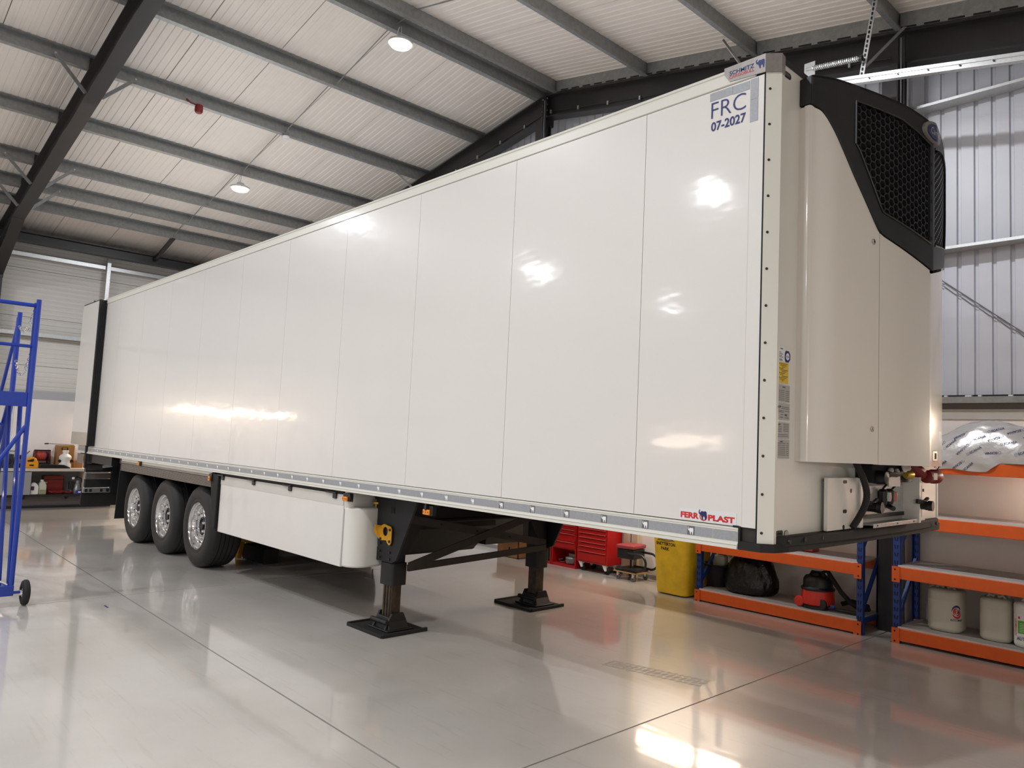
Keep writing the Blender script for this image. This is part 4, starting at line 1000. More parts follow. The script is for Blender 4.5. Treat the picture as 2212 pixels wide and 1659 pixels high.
for k in range(n):
    j = (k + 1) % n
    fs += [(k, j, n + j, n + k), (2 * n + k, 3 * n + k, 3 * n + j, 2 * n + j), (k, 2 * n + k, 2 * n + j, j), (n + k, n + j, 3 * n + j, 3 * n + k)]
mb.add(vs, fs); ck = mb.build('crank_holder', YELLOW, tl, smooth=False)
MB().hexa([(-4.083, yb, .83), (-4.088, yb - .006, .83), (-4.083, yb - .006, .955), (-4.078, yb, .955)], [(-4.10, yb - .05, .9), (-4.105, yb - .056, .9), (-4.09, yb - .056, .965), (-4.085, yb - .05, .965)]).build('holder_ear', YELLOW, ck, smooth=False)
for p in ((-3.915, .93), (-3.915, .825), (-4.065, .835)): MB().cyl((p[0], yb, p[1]), (p[0], yb - .01, p[1]), .012, n=8).build('bolt', BLACKST, ck, smooth=False)

# ---- rear: folded-back door, bumper, lamps
rd = MB().box(-14.03, -12.955, -.112, -.06, 1.405, 3.955).build('rear_door', SKIN, tl, bevel=.008)
MB().box(-14.028, -12.957, -.1135, -.111, 1.408, 1.63).build('kick_plate', STEEL, rd, smooth=False)
MB().box(-12.955, -12.9, -.118, .0, 1.395, 3.965).build('door_seal', RUBBERB, rd, bevel=.01)
for k in range(4): MB().box(-12.9, -12.893, -.105 + k * .027, -.093 + k * .027, 1.4, 3.96).build('seal_lip', RUBBERB, rd, smooth=False)
MB().box(-14.03, -12.95, -.1, -.06, 3.955, 3.975).build('door_top_trim', BLACKP, rd, smooth=False)
for x in (-13.4,): MB().box(x - .04, x, -.09, -.07, 3.975, 4.0).build('door_catch', BLACKP, rd, smooth=False)
MB().box(-13.0, -12.94, -.05, .0, 3.94, 3.985).build('door_hook', WHITEG, rd, smooth=False)
MB().box(-13.38, -13.3, -.03, .0, 1.0, 1.4).build('door_holder', RUBBERB, tl, bevel=.004)
MB().box(-13.98, -13.4, .0, .1, 1.07, 1.24).build('rear_side_panel', mat('rear_grey', (112, 108, 104), .5), tl, smooth=False)
MB().box(-13.56, -13.5, -.012, .0, 1.12, 1.2).build('side_marker', mat('amber_old', (150, 96, 40), .4), tl, smooth=False)
MB().box(-14.0, -12.0, .05, 2.55, 1.1, 1.25).build('rear_frame', CHASSIS, tl, smooth=False)
ub = MB().box(-13.6, -13.5, .04, 2.55, .92, 1.08).build('tail_lamp_bar', BLACKP, tl, bevel=.01)
MB().box(-13.5, -13.497, .06, .3, .95, 1.04).build('tail_lamp', mat('smoked_grey_lens', (84, 82, 80), .2, coat=.5), ub)
MB().prism([(.3, .99), (.52, 1.02), (.52, 1.06), (.3, 1.04)], 'x', -13.5, -13.49).build('number_plate', STICKW, ub, smooth=False)
MB().box(-13.6, -13.52, .055, .46, .8, .9).build('bumper_rail', mat('bumper_grey', (92, 88, 84), .45), tl, bevel=.008)
MB().box(-13.6, -13.52, .05, .48, .645, .79).build('rubber_buffer', RUBBERB, tl, bevel=.01)
br = MB().box(-13.6, -13.52, .03, .47, .545, .63).build('bumper_rail', GALV, tl, bevel=.008)
for y in (.06, .13, .3, .4): MB().box(-13.52, -13.517, y, y + .04, .56, .615).build('slot', CHASSIS, br, smooth=False)
MB().box(-13.62, -13.58, .02, .62, .31, .56).build('spray_flap', RUBBERB, tl, bevel=.01)
MB().box(-13.58, -13.46, .46, .6, .55, 1.1).build('bumper_arm', CHASSIS, tl, smooth=False)
MB().box(-13.6, -13.5, .6, 2.55, .55, .68).build('underrun_bar', CHASSIS, tl, bevel=.008)

# ---- mats under the landing legs
def pad(y, label):
    t = thing('leg_mat', (-4.06, y, 0), label, 'mat', 'mats under the landing legs')
    b = MB(); x = -4.07
    b.box(x - .3, x + .3, y - .235, y + .235, .004, .02); b.build('board', RUBBERB, t, bevel=.004)
    MB().box(x - .31, x - .285, y - .24, y + .24, .0, .034).build('edge_lip', RUBBERB, t, bevel=.004)
    MB().box(x + .285, x + .31, y - .24, y + .24, .0, .034).build('edge_lip', RUBBERB, t, bevel=.004)
    MB().box(x - .3, x + .3, y - .25, y - .225, .0, .028).build('edge_lip', RUBBERB, t, bevel=.004)
pad(.39, 'black rubber mat under the landing leg beside the white tank cover')
pad(2.2, 'black rubber mat under the landing leg further from the camera')
ys_ = thing('wheel_stand', (-8.6, .86, 0), 'yellow and black low stand on the floor behind the first wheel', 'stand')
MB().hexa([(-8.72, .84, 0), (-8.62, .84, 0), (-8.62, .9, 0), (-8.72, .9, 0)], [(-8.56, .84, .26), (-8.54, .84, .26), (-8.54, .9, .26), (-8.56, .9, .26)]).build('support', YELLOW, ys_, smooth=False)
MB().box(-8.56, -8.3, .82, .92, .24, .34).build('head', YELLOW, ys_, bevel=.01)
MB().box(-8.62, -7.9, .9, 1.1, 0, .2).build('body', RUBBERB, ys_, bevel=.01)

# ================================================================== MOBILE STEPS (left edge)
ms = thing('platform_steps', (-7.3, -2.5, 0), 'blue tubular mobile platform steps with chains and a rubber wheel at the left edge', 'platform steps')
XA, XB, YA, YB = -6.87, -7.72, -2.055, -2.85
def tube(name, pts, r=.021, m=STAIRB, n=10): return MB().tube(pts, r, n).build(name, m, ms)
tube('post', [(XA, YA, .1), (XA, YA, 3.0)], .022); tube('guard_post', [(XA - .05, YA - .012, 2.06), (XA - .05, YA - .012, 2.97)], .018)
tube('post', [(XB, YA - .01, 1.95), (XB, YA - .01, 2.95)], .022); tube('guard_post', [(XB - .05, YA - .012, 2.0), (XB - .05, YA - .012, 2.9)], .018)
tube('post', [(XA, YB, .1), (XA, YB, 3.0)], .022); tube('post', [(XB, YB, 1.95), (XB, YB, 2.95)], .022)
tube('handrail', [(XA - .03, YA, 2.94), (XA - .03, YB, 2.94)], .02); tube('mid_rail', [(XA - .03, YA, 2.53), (XA - .03, YB, 2.53)], .017)
mb = MB(); mb.box(XB - .02, XA - .02, YB, YA - .02, 2.0, 2.03); mb.build('platform', STAIRB, ms, smooth=False)
MB().box(XA - .03, XA + .005, YB, YA - .02, 1.93, 2.07).build('toe_board', STAIRB, ms, bevel=.004)
MB().box(XB, XA, YA - .06, YA - .04, 1.95, 2.04).build('platform_edge', STAIRB, ms, bevel=.004)
# legs under the platform
tube('leg', [(XA - .04, YA - .01, .1), (XA - .3, YA - .02, 1.95)], .021)
tube('leg', [(XA - .1, YA - .08, .1), (XA - .42, YA - .09, 1.95)], .02)
tube('leg', [(XB - .6, YA - .05, .1), (XB + .12, YA - .03, 1.95)], .021)
tube('leg', [(XB - .75, YA - .2, .1), (XB, YA - .2, 1.95)], .02)
tube('leg', [(XA - .04, YB + .01, .1), (XA - .3, YB + .02, 1.95)], .021)
tube('leg', [(XB - .6, YB + .05, .1), (XB + .12, YB + .03, 1.95)], .021)
tube('brace', [(XA, YA - .01, 1.74), (XA, YA - .42, .98)], .019); tube('brace', [(XA, YA - .42, .98), (XA, YB, .3)], .019)
tube('stair_rail', [(XB - .02, YA - .01, 2.86), (XB - 1.5, YA - .03, .95)], .018)
tube('stair_string', [(XB, YA - .03, 1.98), (XB - 1.6, YA - .03, .12)], .024); tube('stair_string', [(XB, YB + .03, 1.98), (XB - 1.6, YB + .03, .12)], .024)
for k in range(7):
    t = (k + 1) / 8; MB().box(XB - 1.6 * t - .1, XB - 1.6 * t + .1, YB + .04, YA - .05, 1.98 - 1.86 * t - .012, 1.98 - 1.86 * t + .012).build('tread', STAIRB, ms, smooth=False)
MB().box(XA - .03, XA + .03, YB, YA + .02, .1, .2).build('base_frame', STAIRB, ms, bevel=.006)
MB().box(XB - 1.7, XA, YA - .03, YA + .0, .1, .15).build('base_frame', STAIRB, ms, bevel=.006)
MB().box(XB - 1.7, XA, YB, YB + .03, .1, .15).build('base_frame', STAIRB, ms, bevel=.006)
MB().cyl((XA + .02, YA, .13), (XA + .02, YA + .1, .13), .014, n=8).build('axle', STAIRB, ms)
wh = MB().lathe([(.05, .0), (.085, -.004), (.112, .004), (.122, .018), (.122, .04), (.112, .052), (.085, .06), (.05, .056)], (XA + .02, YA + .085, .122), 'y', 28, closed=True).build('wheel', RUBBERB, ms)
MB().lathe([(.07, .012), (.03, .0), (.028, -.014), (.001, -.014)], (XA + .02, YA + .085, .122), 'y', 20, cap=False).build('wheel_hub', CHROME, wh)
tube('support_bar', [(XA - .02, YA - .03, .2), (XA - .02, YA - .6, .55)], .011, CHROME)
def chain(p, q, sag, name='chain', n=30):
    p = Vector(p); q = Vector(q); mb = MB()
    for k in range(n):
        t = (k + .5) / n; c = p.lerp(q, t) + Vector((0, 0, -sag * 4 * t * (1 - t)))
        t2 = t + .01; c2 = p.lerp(q, t2) + Vector((0, 0, -sag * 4 * t2 * (1 - t2))); d = (c2 - c).normalized()
        u = Vector((0, 1, 0)) if k % 2 else d.cross(Vector((0, 1, 0))).normalized()
        L = [c + d * (.021 * math.cos(2 * PI * i / 10)) + u * (.0125 * math.sin(2 * PI * i / 10)) for i in range(11)]
        mb.tube(L, .0036, 5)
    return mb.build(name, CHROME, ms)
chain((XA - .06, YA - .012, 2.93), (XB + .03, YA - .01, 2.8), .14); chain((XA - .06, YA - .012, 2.5), (XB + .03, YA - .01, 2.43), .2)

# ================================================================== SHELVING RACKS AND THEIR CONTENTS
def rack(name, xl, xr, levels, zt, label, yf=4.02, yr=4.56):
    t = thing(name, ((xl + xr) / 2, (yf + yr) / 2, 0), label, 'rack')
    w = .065
    slot_mesh = None
    for x in (xl, xr):
        sx = 1 if x == xl else -1
        for y in (yf, yr):
            u = MB()
            # open channel upright
            u.box(x - w / 2, x + w / 2, y - .002, y + .002, 0, zt); u.box(x - w / 2, x - w / 2 + .004, y, y + (.05 if y == yf else -.05), 0, zt); u.box(x + w / 2 - .004, x + w / 2, y, y + (.05 if y == yf else -.05), 0, zt)
            up = u.build('upright', RACKB, t, smooth=False)
            z = .07
            while z < zt - .05:
                for dx in (-.015, .015):
                    s_ = MB().hexa([(x + dx * .6 - .006, y - .0028, z), (x + dx * .6 + .004, y - .0028, z), (x + dx * .6 + .004, y - .002, z), (x + dx * .6 - .006, y - .002, z)],
                                   [(x + dx - .006, y - .0028, z + .036), (x + dx + .006, y - .0028, z + .036), (x + dx + .006, y - .002, z + .036), (x + dx - .006, y - .002, z + .036)]) if (z * 13.3) % 4 > 0 or dx < 0 else None
                    if s_: s_.build('slot', DARK, up, smooth=False)
                z += .075
            MB().box(x - .045, x + .045, y - .03, y + .03, 0, .006).build('foot_plate', RACKB, up, smooth=False)
        # end frame braces
        MB().bar((x, yf + .03, .12), (x, yr - .03, .12), .03, .045).build('frame_brace', RACKB, t, smooth=False)
        z = .2
        while z + .5 < zt:
            MB().bar((x, yf + .03, z), (x, yr - .03, z + .55), .03, .04).build('frame_brace', RACKB, t, smooth=False); z += .62
    for zb in levels:
        for y, s in ((yf - .012, 1), (yr + .012, -1)):
            b = MB(); b.box(xl + .01, xr - .01, y - .018, y + .018, zb - .115, zb); bm_ = b.build('beam', RACKO, t, bevel=.004)
            for x in (xl, xr):
                c = MB(); c.box(x - .03, x + .045 if x == xl else x + .03, y - .026, y - .02 if s > 0 else y + .026, zb - .145, zb + .005) if x == xl else c.box(x - .045, x + .03, y - .026, y - .02 if s > 0 else y + .026, zb - .145, zb + .005)
                cp = c.build('connector_plate', RACKO, bm_, smooth=False)
                if s > 0:
                    for zz in (zb - .025, zb - .12): MB().cyl((x, y - .026, zz), (x, y - .0275, zz), .009, n=8).build('bolt_hole', DARK, bm_, smooth=False)
        MB().box(xl + .02, xr - .02, yf - .01, yr + .01, zb - .002, zb + .016).build('shelf_board', BOARD, t, smooth=False)
        MB().box(xl + .02, xr - .02, yf - .0135, yf - .01, zb - .0, zb + .016).build('board_edge', BOARDE, t, smooth=False)
    return t
rack('shelving_rack', -3.085, -1.15, (.13, .70, 1.23), 1.95, 'blue and orange steel rack behind the trailer front holding the red vacuum cleaner')
rack('shelving_rack', -.79, 1.9, (.14, .725, 1.222, 1.765), 2.0, 'blue and orange steel rack at the right edge holding pale plastic cans')
SH = .148   # top of the lowest shelf boards (left rack)

# yellow wheeled bin
bn = thing('wheeled_bin', (-3.5, 4.25, 0), 'yellow plastic bin with black print standing beside the left rack', 'bin')
def taper(mb, a, b, za, zb, r=.05):
    pa = rounded(*a, r); pb = rounded(*b, r); n = len(pa)
    vs = [(x, y, za) for x, y in pa] + [(x, y, zb) for x, y in pb]
    mb.add(vs, [tuple(range(n))[::-1], tuple(range(n, 2 * n))] + [(i, (i + 1) % n, n + (i + 1) % n, n + i) for i in range(n)]); return mb
mb = MB(); taper(mb, (-3.70, -3.24, 3.98, 4.46), (-3.76, -3.18, 3.93, 4.54), .012, .98, .07); mb.build('body', BINY, bn, bevel=.012)
MB().prism(rounded(-3.79, -3.15, 3.9, 4.58, .05), 'z', .98, 1.04).build('lid', BINY, bn, bevel=.02)
for x in (-3.66, -3.27): MB().lathe([(.05, 0), (.09, -.0), (.1, .012), (.1, .04), (.09, .05), (.05, .05)], (x, 4.54, .1), 'x', 20, closed=True).build('wheel', RUBBERB, bn)
fy = lambda z: 3.98 - .05 * (z - .012) / .968 - .0015
def on_bin(txt, x0, z0, w, h, wt=.03): letter(txt, (x0, fy(z0), z0), (w, 0, -.002), (0, fy(z0 + h) - fy(z0), h), BLACKINK, bn, weight=wt)
on_bin('SNETTERTON', -3.672, .592, .285, .04); on_bin('PARK', -3.60, .535, .125, .04)
for k, (x0, x1, z) in enumerate(((-3.655, -3.40, .652), (-3.65, -3.42, .668))):
    mb = MB(); L = [(x0 + (x1 - x0) * t / 20, fy(z) - .001, z + .006 * math.sin(t / 20 * 2 * PI * 1.5 + k)) for t in range(21)]; mb.tube(L, .003, 4); mb.build('print_wave', BLACKINK, bn)
MB().box(-3.65, -3.57, fy(.685) - .001, fy(.685), .68, .73).build('print_block', BLACKINK, bn, smooth=False)
MB().box(-3.53, -3.43, fy(.685) - .001, fy(.685), .678, .72).build('print_block', BLACKINK, bn, smooth=False)

# bucket with a jerrycan in it, bin bag, vacuum, red bag on the left rack
bk = thing('bucket', (-3.02, 4.4, SH), 'black rubber bucket on the lowest shelf left of the bin bag', 'bucket')
MB().lathe([(.125, .0), (.125, .004), (.165, .24), (.185, .25), (.185, .262), (.16, .262), (.12, .012), (.001, .012)], (-3.03, 4.36, SH), n=28).build('body', RUBBERB, bk)
jc = thing('jerrycan', (-2.97, 4.4, SH + .02), 'small grey translucent jerrycan standing in the black bucket', 'can')
mb = MB(); mb.prism(rounded(-3.10, -2.93, 4.32, 4.42, .02), 'z', SH + .02, SH + .37); mb.build('body', CANW, jc, bevel=.03, seg=3)
MB().tube([(-3.03, 4.39, SH + .36), (-3.05, 4.39, SH + .41), (-3.1, 4.39, SH + .42), (-3.11, 4.39, SH + .38)], .01, 6).build('handle', CANW, jc)
MB().cyl((-2.9, 4.39, SH + .36), (-2.86, 4.39, SH + .4), .022, n=10).build('cap', STICKG, jc)
def blob(name, c, rad, m, par, seed, nz=18, n=28, rough=.12, flat=True, squash=None):
    rnd = random.Random(seed); ph = [rnd.uniform(0, 6.28) for _ in range(8)]
    prof = []
    mb = MB(); vs = []; rows = nz
    for i in range(rows + 1):
        t = i / rows; a = -PI / 2 + PI * t
        for k in range(n):
            b = 2 * PI * k / n
            r = 1 + rough * (math.sin(3 * b + ph[0] + 2 * a) * .5 + math.sin(7 * b + ph[1] - 3 * a) * .3 + math.sin(11 * b + ph[2] + 5 * a) * .2)
            rr = math.cos(a) ** (.75)
            x = c[0] + rad[0] * rr * r * math.cos(b); y = c[1] + rad[1] * rr * r * math.sin(b)
            z = c[2] + rad[2] * (math.sin(a) if math.sin(a) > -.8 else -.8 - (-.8 - math.sin(a)) * .15) * (1 + .04 * math.sin(5 * b + ph[3]))
            if squash: x, y, z = squash(x, y, z)
            vs.append((x, y, z))
    fs = [(i * n + k, i * n + (k + 1) % n, (i + 1) * n + (k + 1) % n, (i + 1) * n + k) for i in range(rows) for k in range(n)]
    mb.add(vs, fs); return mb.build(name, m, par, angle=70)
bb = thing('bin_bag', (-2.56, 4.3, SH), 'full black bin bag slumped on the lowest shelf of the left rack', 'bag')
def bag_shape():
    rnd = random.Random(11); nz, n = 30, 64; mb = MB(); vs = []
    prof = [(0, .86), (.06, 1.0), (.18, 1.07), (.34, 1.04), (.5, .95), (.66, .84), (.8, .68), (.9, .5), (.96, .33), (1.0, .15)]
    for i in range(nz + 1):
        t = i / nz; r = lerp2(prof, t)
        for k in range(n):
            a = 2 * PI * k / n
            w = 1 + .05 * math.sin(2 * a + 1) + .035 * math.sin(5 * a + 4 * t) + .02 * math.sin(13 * a + 9 * t + 2) * (.4 + t) + .014 * math.sin(23 * a - 14 * t)
            vs.append((-2.55 + .02 * t + .285 * r * w * math.cos(a), 4.3 + .235 * r * w * math.sin(a), SH + .001 + .52 * t + .012 * math.sin(4 * a + 1) * t))
    fs = [(i * n + k, i * n + (k + 1) % n, (i + 1) * n + (k + 1) % n, (i + 1) * n + k) for i in range(nz) for k in range(n)] + [tuple(range(n))[::-1], tuple(range(nz * n, nz * n + n))]
    mb.add(vs, fs); return mb
def lerp2(pts, t):
    for (a, x), (b, y) in zip(pts, pts[1:]):
        if t <= b: return x + (y - x) * (t - a) / (b - a)
    return pts[-1][1]
bag_shape().build('bag', BAGB, bb, angle=70)
MB().tube([(-2.66, 4.22, SH + .44), (-2.7, 4.18, SH + .5), (-2.63, 4.17, SH + .52), (-2.6, 4.2, SH + .46)], .014, 6).build('tie_handle', mat('olive_tie', (110, 100, 40), .5), bb)
MB().tube([(-2.53, 4.2, SH + .45), (-2.49, 4.15, SH + .51), (-2.45, 4.18, SH + .45)], .014, 6).build('tie_handle', MATS['olive_tie'], bb)
vc = thing('vacuum_cleaner', (-1.68, 4.2, SH), 'red tub vacuum cleaner with a black top and coiled black hose on the lowest shelf', 'vacuum cleaner')
vx, vy = -1.69, 4.22
MB().lathe([(.001, .03), (.15, .03), (.17, .045), (.172, .06), (.168, .19), (.16, .2)], (vx, vy, SH), n=32).build('tub', VACR, vc)
MB().lathe([(.176, .19), (.178, .205), (.165, .215), (.155, .225), (.152, .3), (.13, .33), (.001, .34)], (vx, vy, SH), n=32).build('motor_head', BLACKP, vc)
MB().lathe([(.06, .33), (.05, .36), (.001, .362)], (vx - .02, vy, SH), n=16).build('switch', BLACKP, vc)
MB().tube([(vx - .1, vy, SH + .31), (vx - .07, vy, SH + .37), (vx + .05, vy, SH + .37), (vx + .08, vy, SH + .32)], .013, 8).build('carry_handle', BLACKP, vc)
for a in (-2.5, -.6):
    cx, cy = vx + .165 * math.cos(a), vy + .15 * math.sin(a); w = MB().lathe([(.001, -.014), (.05, -.012), (.056, -.004), (.056, .02), (.001, .024)], (vx - .15 if a < -1 else vx + .1, vy - .13, SH + .058), 'y', 24).build('wheel', VACR if a < -1 else BLACKP, vc)
MB().lathe([(.14, 0), (.165, .0), (.165, .03), (.14, .035)], (vx, vy, SH), n=28).build('base', BLACKP, vc)
MB().tube([(vx + .1, vy - .02, SH + .3), (vx + .06, vy - .03, SH + .38), (vx + .12, vy - .03, SH + .4), (vx + .18, vy - .02, SH + .31), (vx + .26, vy - .01, SH + .2), (vx + .37, vy + .0, SH + .1), (vx + .45, vy + .03, SH + .05), (vx + .5, vy + .12, SH + .05), (vx + .46, vy + .2, SH + .06), (vx + .3, vy + .18, SH + .09), (vx + .22, vy + .1, SH + .06)], .024, 10).build('hose', RUBBERB, vc)
MB().tube([(vx + .17, vy - .1, SH + .03), (vx + .52, vy - .06, SH + .025)], .018, 8).build('wand', BLACKP, vc)
MB().tube([(vx + .2, vy - .12, SH + .055), (vx + .24, vy - .115, SH + .052)], .02, 8).build('wand_collar', RACKB, vc)
rb = thing('red_bag', (-1.85, 4.3, .718), 'small red folded bag on the second shelf under the trailer corner', 'bag')
mb = MB(); mb.hexa([(-2.02, 4.22, .718), (-1.76, 4.22, .718), (-1.76, 4.4, .718), (-2.02, 4.4, .718)], [(-1.95, 4.24, .78), (-1.77, 4.25, .815), (-1.77, 4.38, .8), (-1.93, 4.38, .79)]); mb.build('bag', REDCAB, rb, bevel=.012)
MB().tube([(-1.9, 4.25, .79), (-1.88, 4.22, .76), (-1.85, 4.23, .75)], .006, 6).build('strap', WHITEINK, rb)

# pale plastic cans on the right rack
SR = .158
def can(x, y, w, h, label, m=CANW, rot=0):
    t = thing('plastic_can', (x, y, SR), label, 'can', 'plastic cans on the right rack')
    prof = []
    mb = MB(); levels = [(0, .86), (.012, .95), (.03, 1), (h * .1, 1), (h * .72, 1), (h * .735, .985), (h * .75, 1), (h * .92, 1), (h * .97, .94), (h, .78)]
    pts0 = rounded(-w / 2, w / 2, -w * .46, w * .46, w * .3, 6); n = len(pts0); vs = []
    for z, s in levels: vs += [(x + px * s, y + py * s, SR + z) for px, py in pts0]
    L = len(levels)
    fs = [(i * n + k, i * n + (k + 1) % n, (i + 1) * n + (k + 1) % n, (i + 1) * n + k) for i in range(L - 1) for k in range(n)] + [tuple(range(n))[::-1], tuple(range((L - 1) * n, L * n))]
    mb.add(vs, fs); mb.build('body', m, t, angle=50)
    MB().tube([(x - w * .28, y - w * .1, SR + h - .01), (x - w * .2, y - w * .1, SR + h + .022), (x - w * .05, y - w * .1, SR + h + .008)], .014, 8).build('handle', m, t)
    MB().tube([(x + w * .05, y - w * .1, SR + h + .005), (x + w * .2, y - w * .1, SR + h + .022), (x + w * .3, y - w * .1, SR + h - .01)], .014, 8).build('handle', m, t)
    MB().cyl((x + w * .3, y + w * .2, SR + h - .01), (x + w * .3, y + w * .2, SR + h + .03), .028, n=14).build('cap', STICKW, t)
    return t
c1 = can(-.41, 4.28, .305, .395, 'pale can with a red and blue swirl emblem, first from the rack post')
c2 = can(.03, 4.26, .265, .385, 'plain pale can between the swirl can and the labelled can')
c3 = can(.32, 4.22, .27, .395, 'pale can with a green label, cut by the right edge of the picture', CANW2)
# swirl emblem on the rounded right front of the first can
ex, ez = -.325, SR + .2
def on_can(cx, cy, w, u):   # wrap: u metres along from the front right corner
    r = w * .3; xs_, ys0 = cx + w / 2 - r, cy - w * .46 + r
    a = -PI / 2 + u / r
    return (xs_ + (r + .0015) * math.cos(a), ys0 + (r + .0015) * math.sin(a))
def arc(par, r, a0, a1, wd, m, flip=1):
    mb = MB(); n = 14; A = []; B = []
    for k in range(n + 1):
        t = k / n; a = a0 + (a1 - a0) * t; w_ = wd * math.sin(PI * (.08 + .92 * t)) + .0015
        for L, rr in ((A, r - w_ / 2 - .0 + .006 * t), (B, r + w_ / 2 + .006 * t)):
            u = .068 + rr * .78 * math.cos(a); x, y = on_can(-.41, 4.28, .305, u); L.append((x, y, ez + rr * math.sin(a)))
    mb.add(A + B, [(i, i + 1, n + 2 + i, n + 1 + i) for i in range(n)]); return mb.build('print_swirl', m, par, smooth=False)
for k in range(2):
    arc(c1, .05, PI * (.15 + k), PI * (1.0 + k), .018, NAVY if k == 0 else REDINK); arc(c1, .03, PI * (.45 + k), PI * (1.3 + k), .018, REDINK); arc(c1, .013, PI * (.6 + k), PI * (1.5 + k), .014, NAVY if k else REDINK)
uv, fs = text_geo('AUTO SMART', .02)
mb = MB(); mb.add([(*on_can(-.41, 4.28, .305, .012 + .115 * u), SR + .115 + .02 * v) for u, v in uv], fs); mb.build('lettering', NAVY, c1, smooth=False)
ly = 4.22 - .27 * .46 - .002
MB().box(.23, .41, ly, ly + .004, SR + .1, SR + .275).build('label', STICKW, c3, smooth=False)
MB().box(.235, .405, ly - .001, ly, SR + .125, SR + .235).build('label_green', GREENINK, c3, smooth=False)
for k in range(6): MB().box(.25, .365, ly - .002, ly - .001, SR + .14 + k * .014, SR + .143 + k * .014).build('print_line', WHITEINK, c3, smooth=False)
MB().box(.238, .253, ly - .001, ly, SR + .25, SR + .27).build('print_block', REDINK, c3, smooth=False)
letter('AUTOSMART', (.227, ly - .002, SR + .1), (0, 0, .15), (-.012, 0, 0), REDINK, c3)
letter('AUTOSMART', (.225, ly + .002, SR + .065), (.19, 0, 0), (0, 0, .028), NAVY, c3)

# silver printed film wrapped round a part on the top shelf
sb = thing('wrapped_part', (.0, 4.25, 1.782), 'long part wrapped in crumpled silver film with blue print on the top shelf', 'package')
NX, NY = 90, 30
def film_h(u, v):
    h = .05 + .33 * math.sin(PI * min(1, .1 + u * .95)) ** 1.1
    h *= math.sin(PI * (.012 + .95 * v)) ** .62
    return max(.004, h + (.009 * math.sin(15 * u + 6 * v) + .006 * math.sin(34 * u - 17 * v + 1) + .004 * math.sin(61 * v + 22 * u)) * min(1, v * 9))
def film_pt(u, v): return (-.62 + 1.5 * u, 4.0 + .5 * v + .008 * math.sin(19 * u) * (1 - v), 1.782 + film_h(u, v))
def drop(u):    # how far the film hangs over the shelf edge
    return .012 + .085 * max(0, min(1, (.50 - u) / .07)) * (.9 + .1 * math.sin(21 * u))
def front_y(u, z):
    if z <= 1.786: return 3.984 - .006 * math.sin(31 * u + 40 * z) - .01 * (1.786 - z) / .1
    lo, hi = 0., .5
    for _ in range(22):
        m = (lo + hi) / 2
        if 1.782 + film_h(u, m) < z: lo = m
        else: hi = m
    return film_pt(u, lo)[1]
vs = []; rows = NY + 1 + 7
for i in range(NX + 1):
    u = i / NX
    for j in range(7): vs.append((-.62 + 1.5 * u, front_y(u, 1.782 - drop(u) * (1 - j / 7)), 1.782 - drop(u) * (1 - j / 7)))
    for j in range(NY + 1): vs.append(film_pt(u, j / NY))
mb = MB().add(vs, [(i * rows + j, (i + 1) * rows + j, (i + 1) * rows + j + 1, i * rows + j + 1) for i in range(NX) for j in range(rows - 1)]); mb.build('film', FILM, sb, angle=80)
SCU, SCF = text_geo('SCANIA', .02)
def on_film(x, z):
    u = (x + .62) / 1.5; zt = 1.782 + film_h(u, .45) - .004; zb = 1.782 - drop(u)
    z = max(zb + .002, min(zt, z)); return (x, front_y(u, z) - .004, z + .001)
def film_print(x0, z0, ang, size, flip=False):
    ca, sa = math.cos(ang), math.sin(ang); P_ = []
    for u, v in SCU:
        if flip: u, v = 1 - u, 1 - v
        a = (u - .5) * size; b = (v - .5) * size * .2; P_.append((x0 + a * ca - b * sa, z0 + a * sa + b * ca))
    MB().add([on_film(*p) for p in P_], SCF).build('lettering', NAVY, sb, smooth=False)
    n = 14; k = (-1 if flip else 1) * -.66 * size; cx = x0 + k * ca; cz = z0 + k * sa; r = size * .11
    A = [(cx + r * math.cos(2 * PI * q / n), cz + r * math.sin(2 * PI * q / n)) for q in range(n)]; B = [(cx + r * .82 * math.cos(2 * PI * q / n), cz + r * .82 * math.sin(2 * PI * q / n)) for q in range(n)]
    MB().add([on_film(*p) for p in A + B], [(i, (i + 1) % n, n + (i + 1) % n, n + i) for i in range(n)]).build('print_emblem', NAVY, sb, smooth=False)
for x0, z0, a, fl in ((-.42, 1.90, .75, 1), (-.30, 1.94, .8, 0), (-.36, 1.74, .7, 0), (-.23, 1.73, .75, 1), (-.20, 1.875, .85, 1), (-.13, 1.73, .8, 0), (-.08, 1.885, .6, 0), (-.06, 2.0, .35, 0), (.06, 1.99, .35, 1), (-.24, 2.01, .5, 1),
                      (.05, 1.86, .1, 1), (.2, 1.96, .2, 0), (.21, 2.06, .35, 1), (.32, 1.88, .4, 0), (.08, 2.08, .3, 0), (.34, 2.02, .3, 1), (-.5, 1.8, .8, 0), (.45, 1.95, .3, 1)):
    film_print(x0, z0, a, .108, bool(fl))

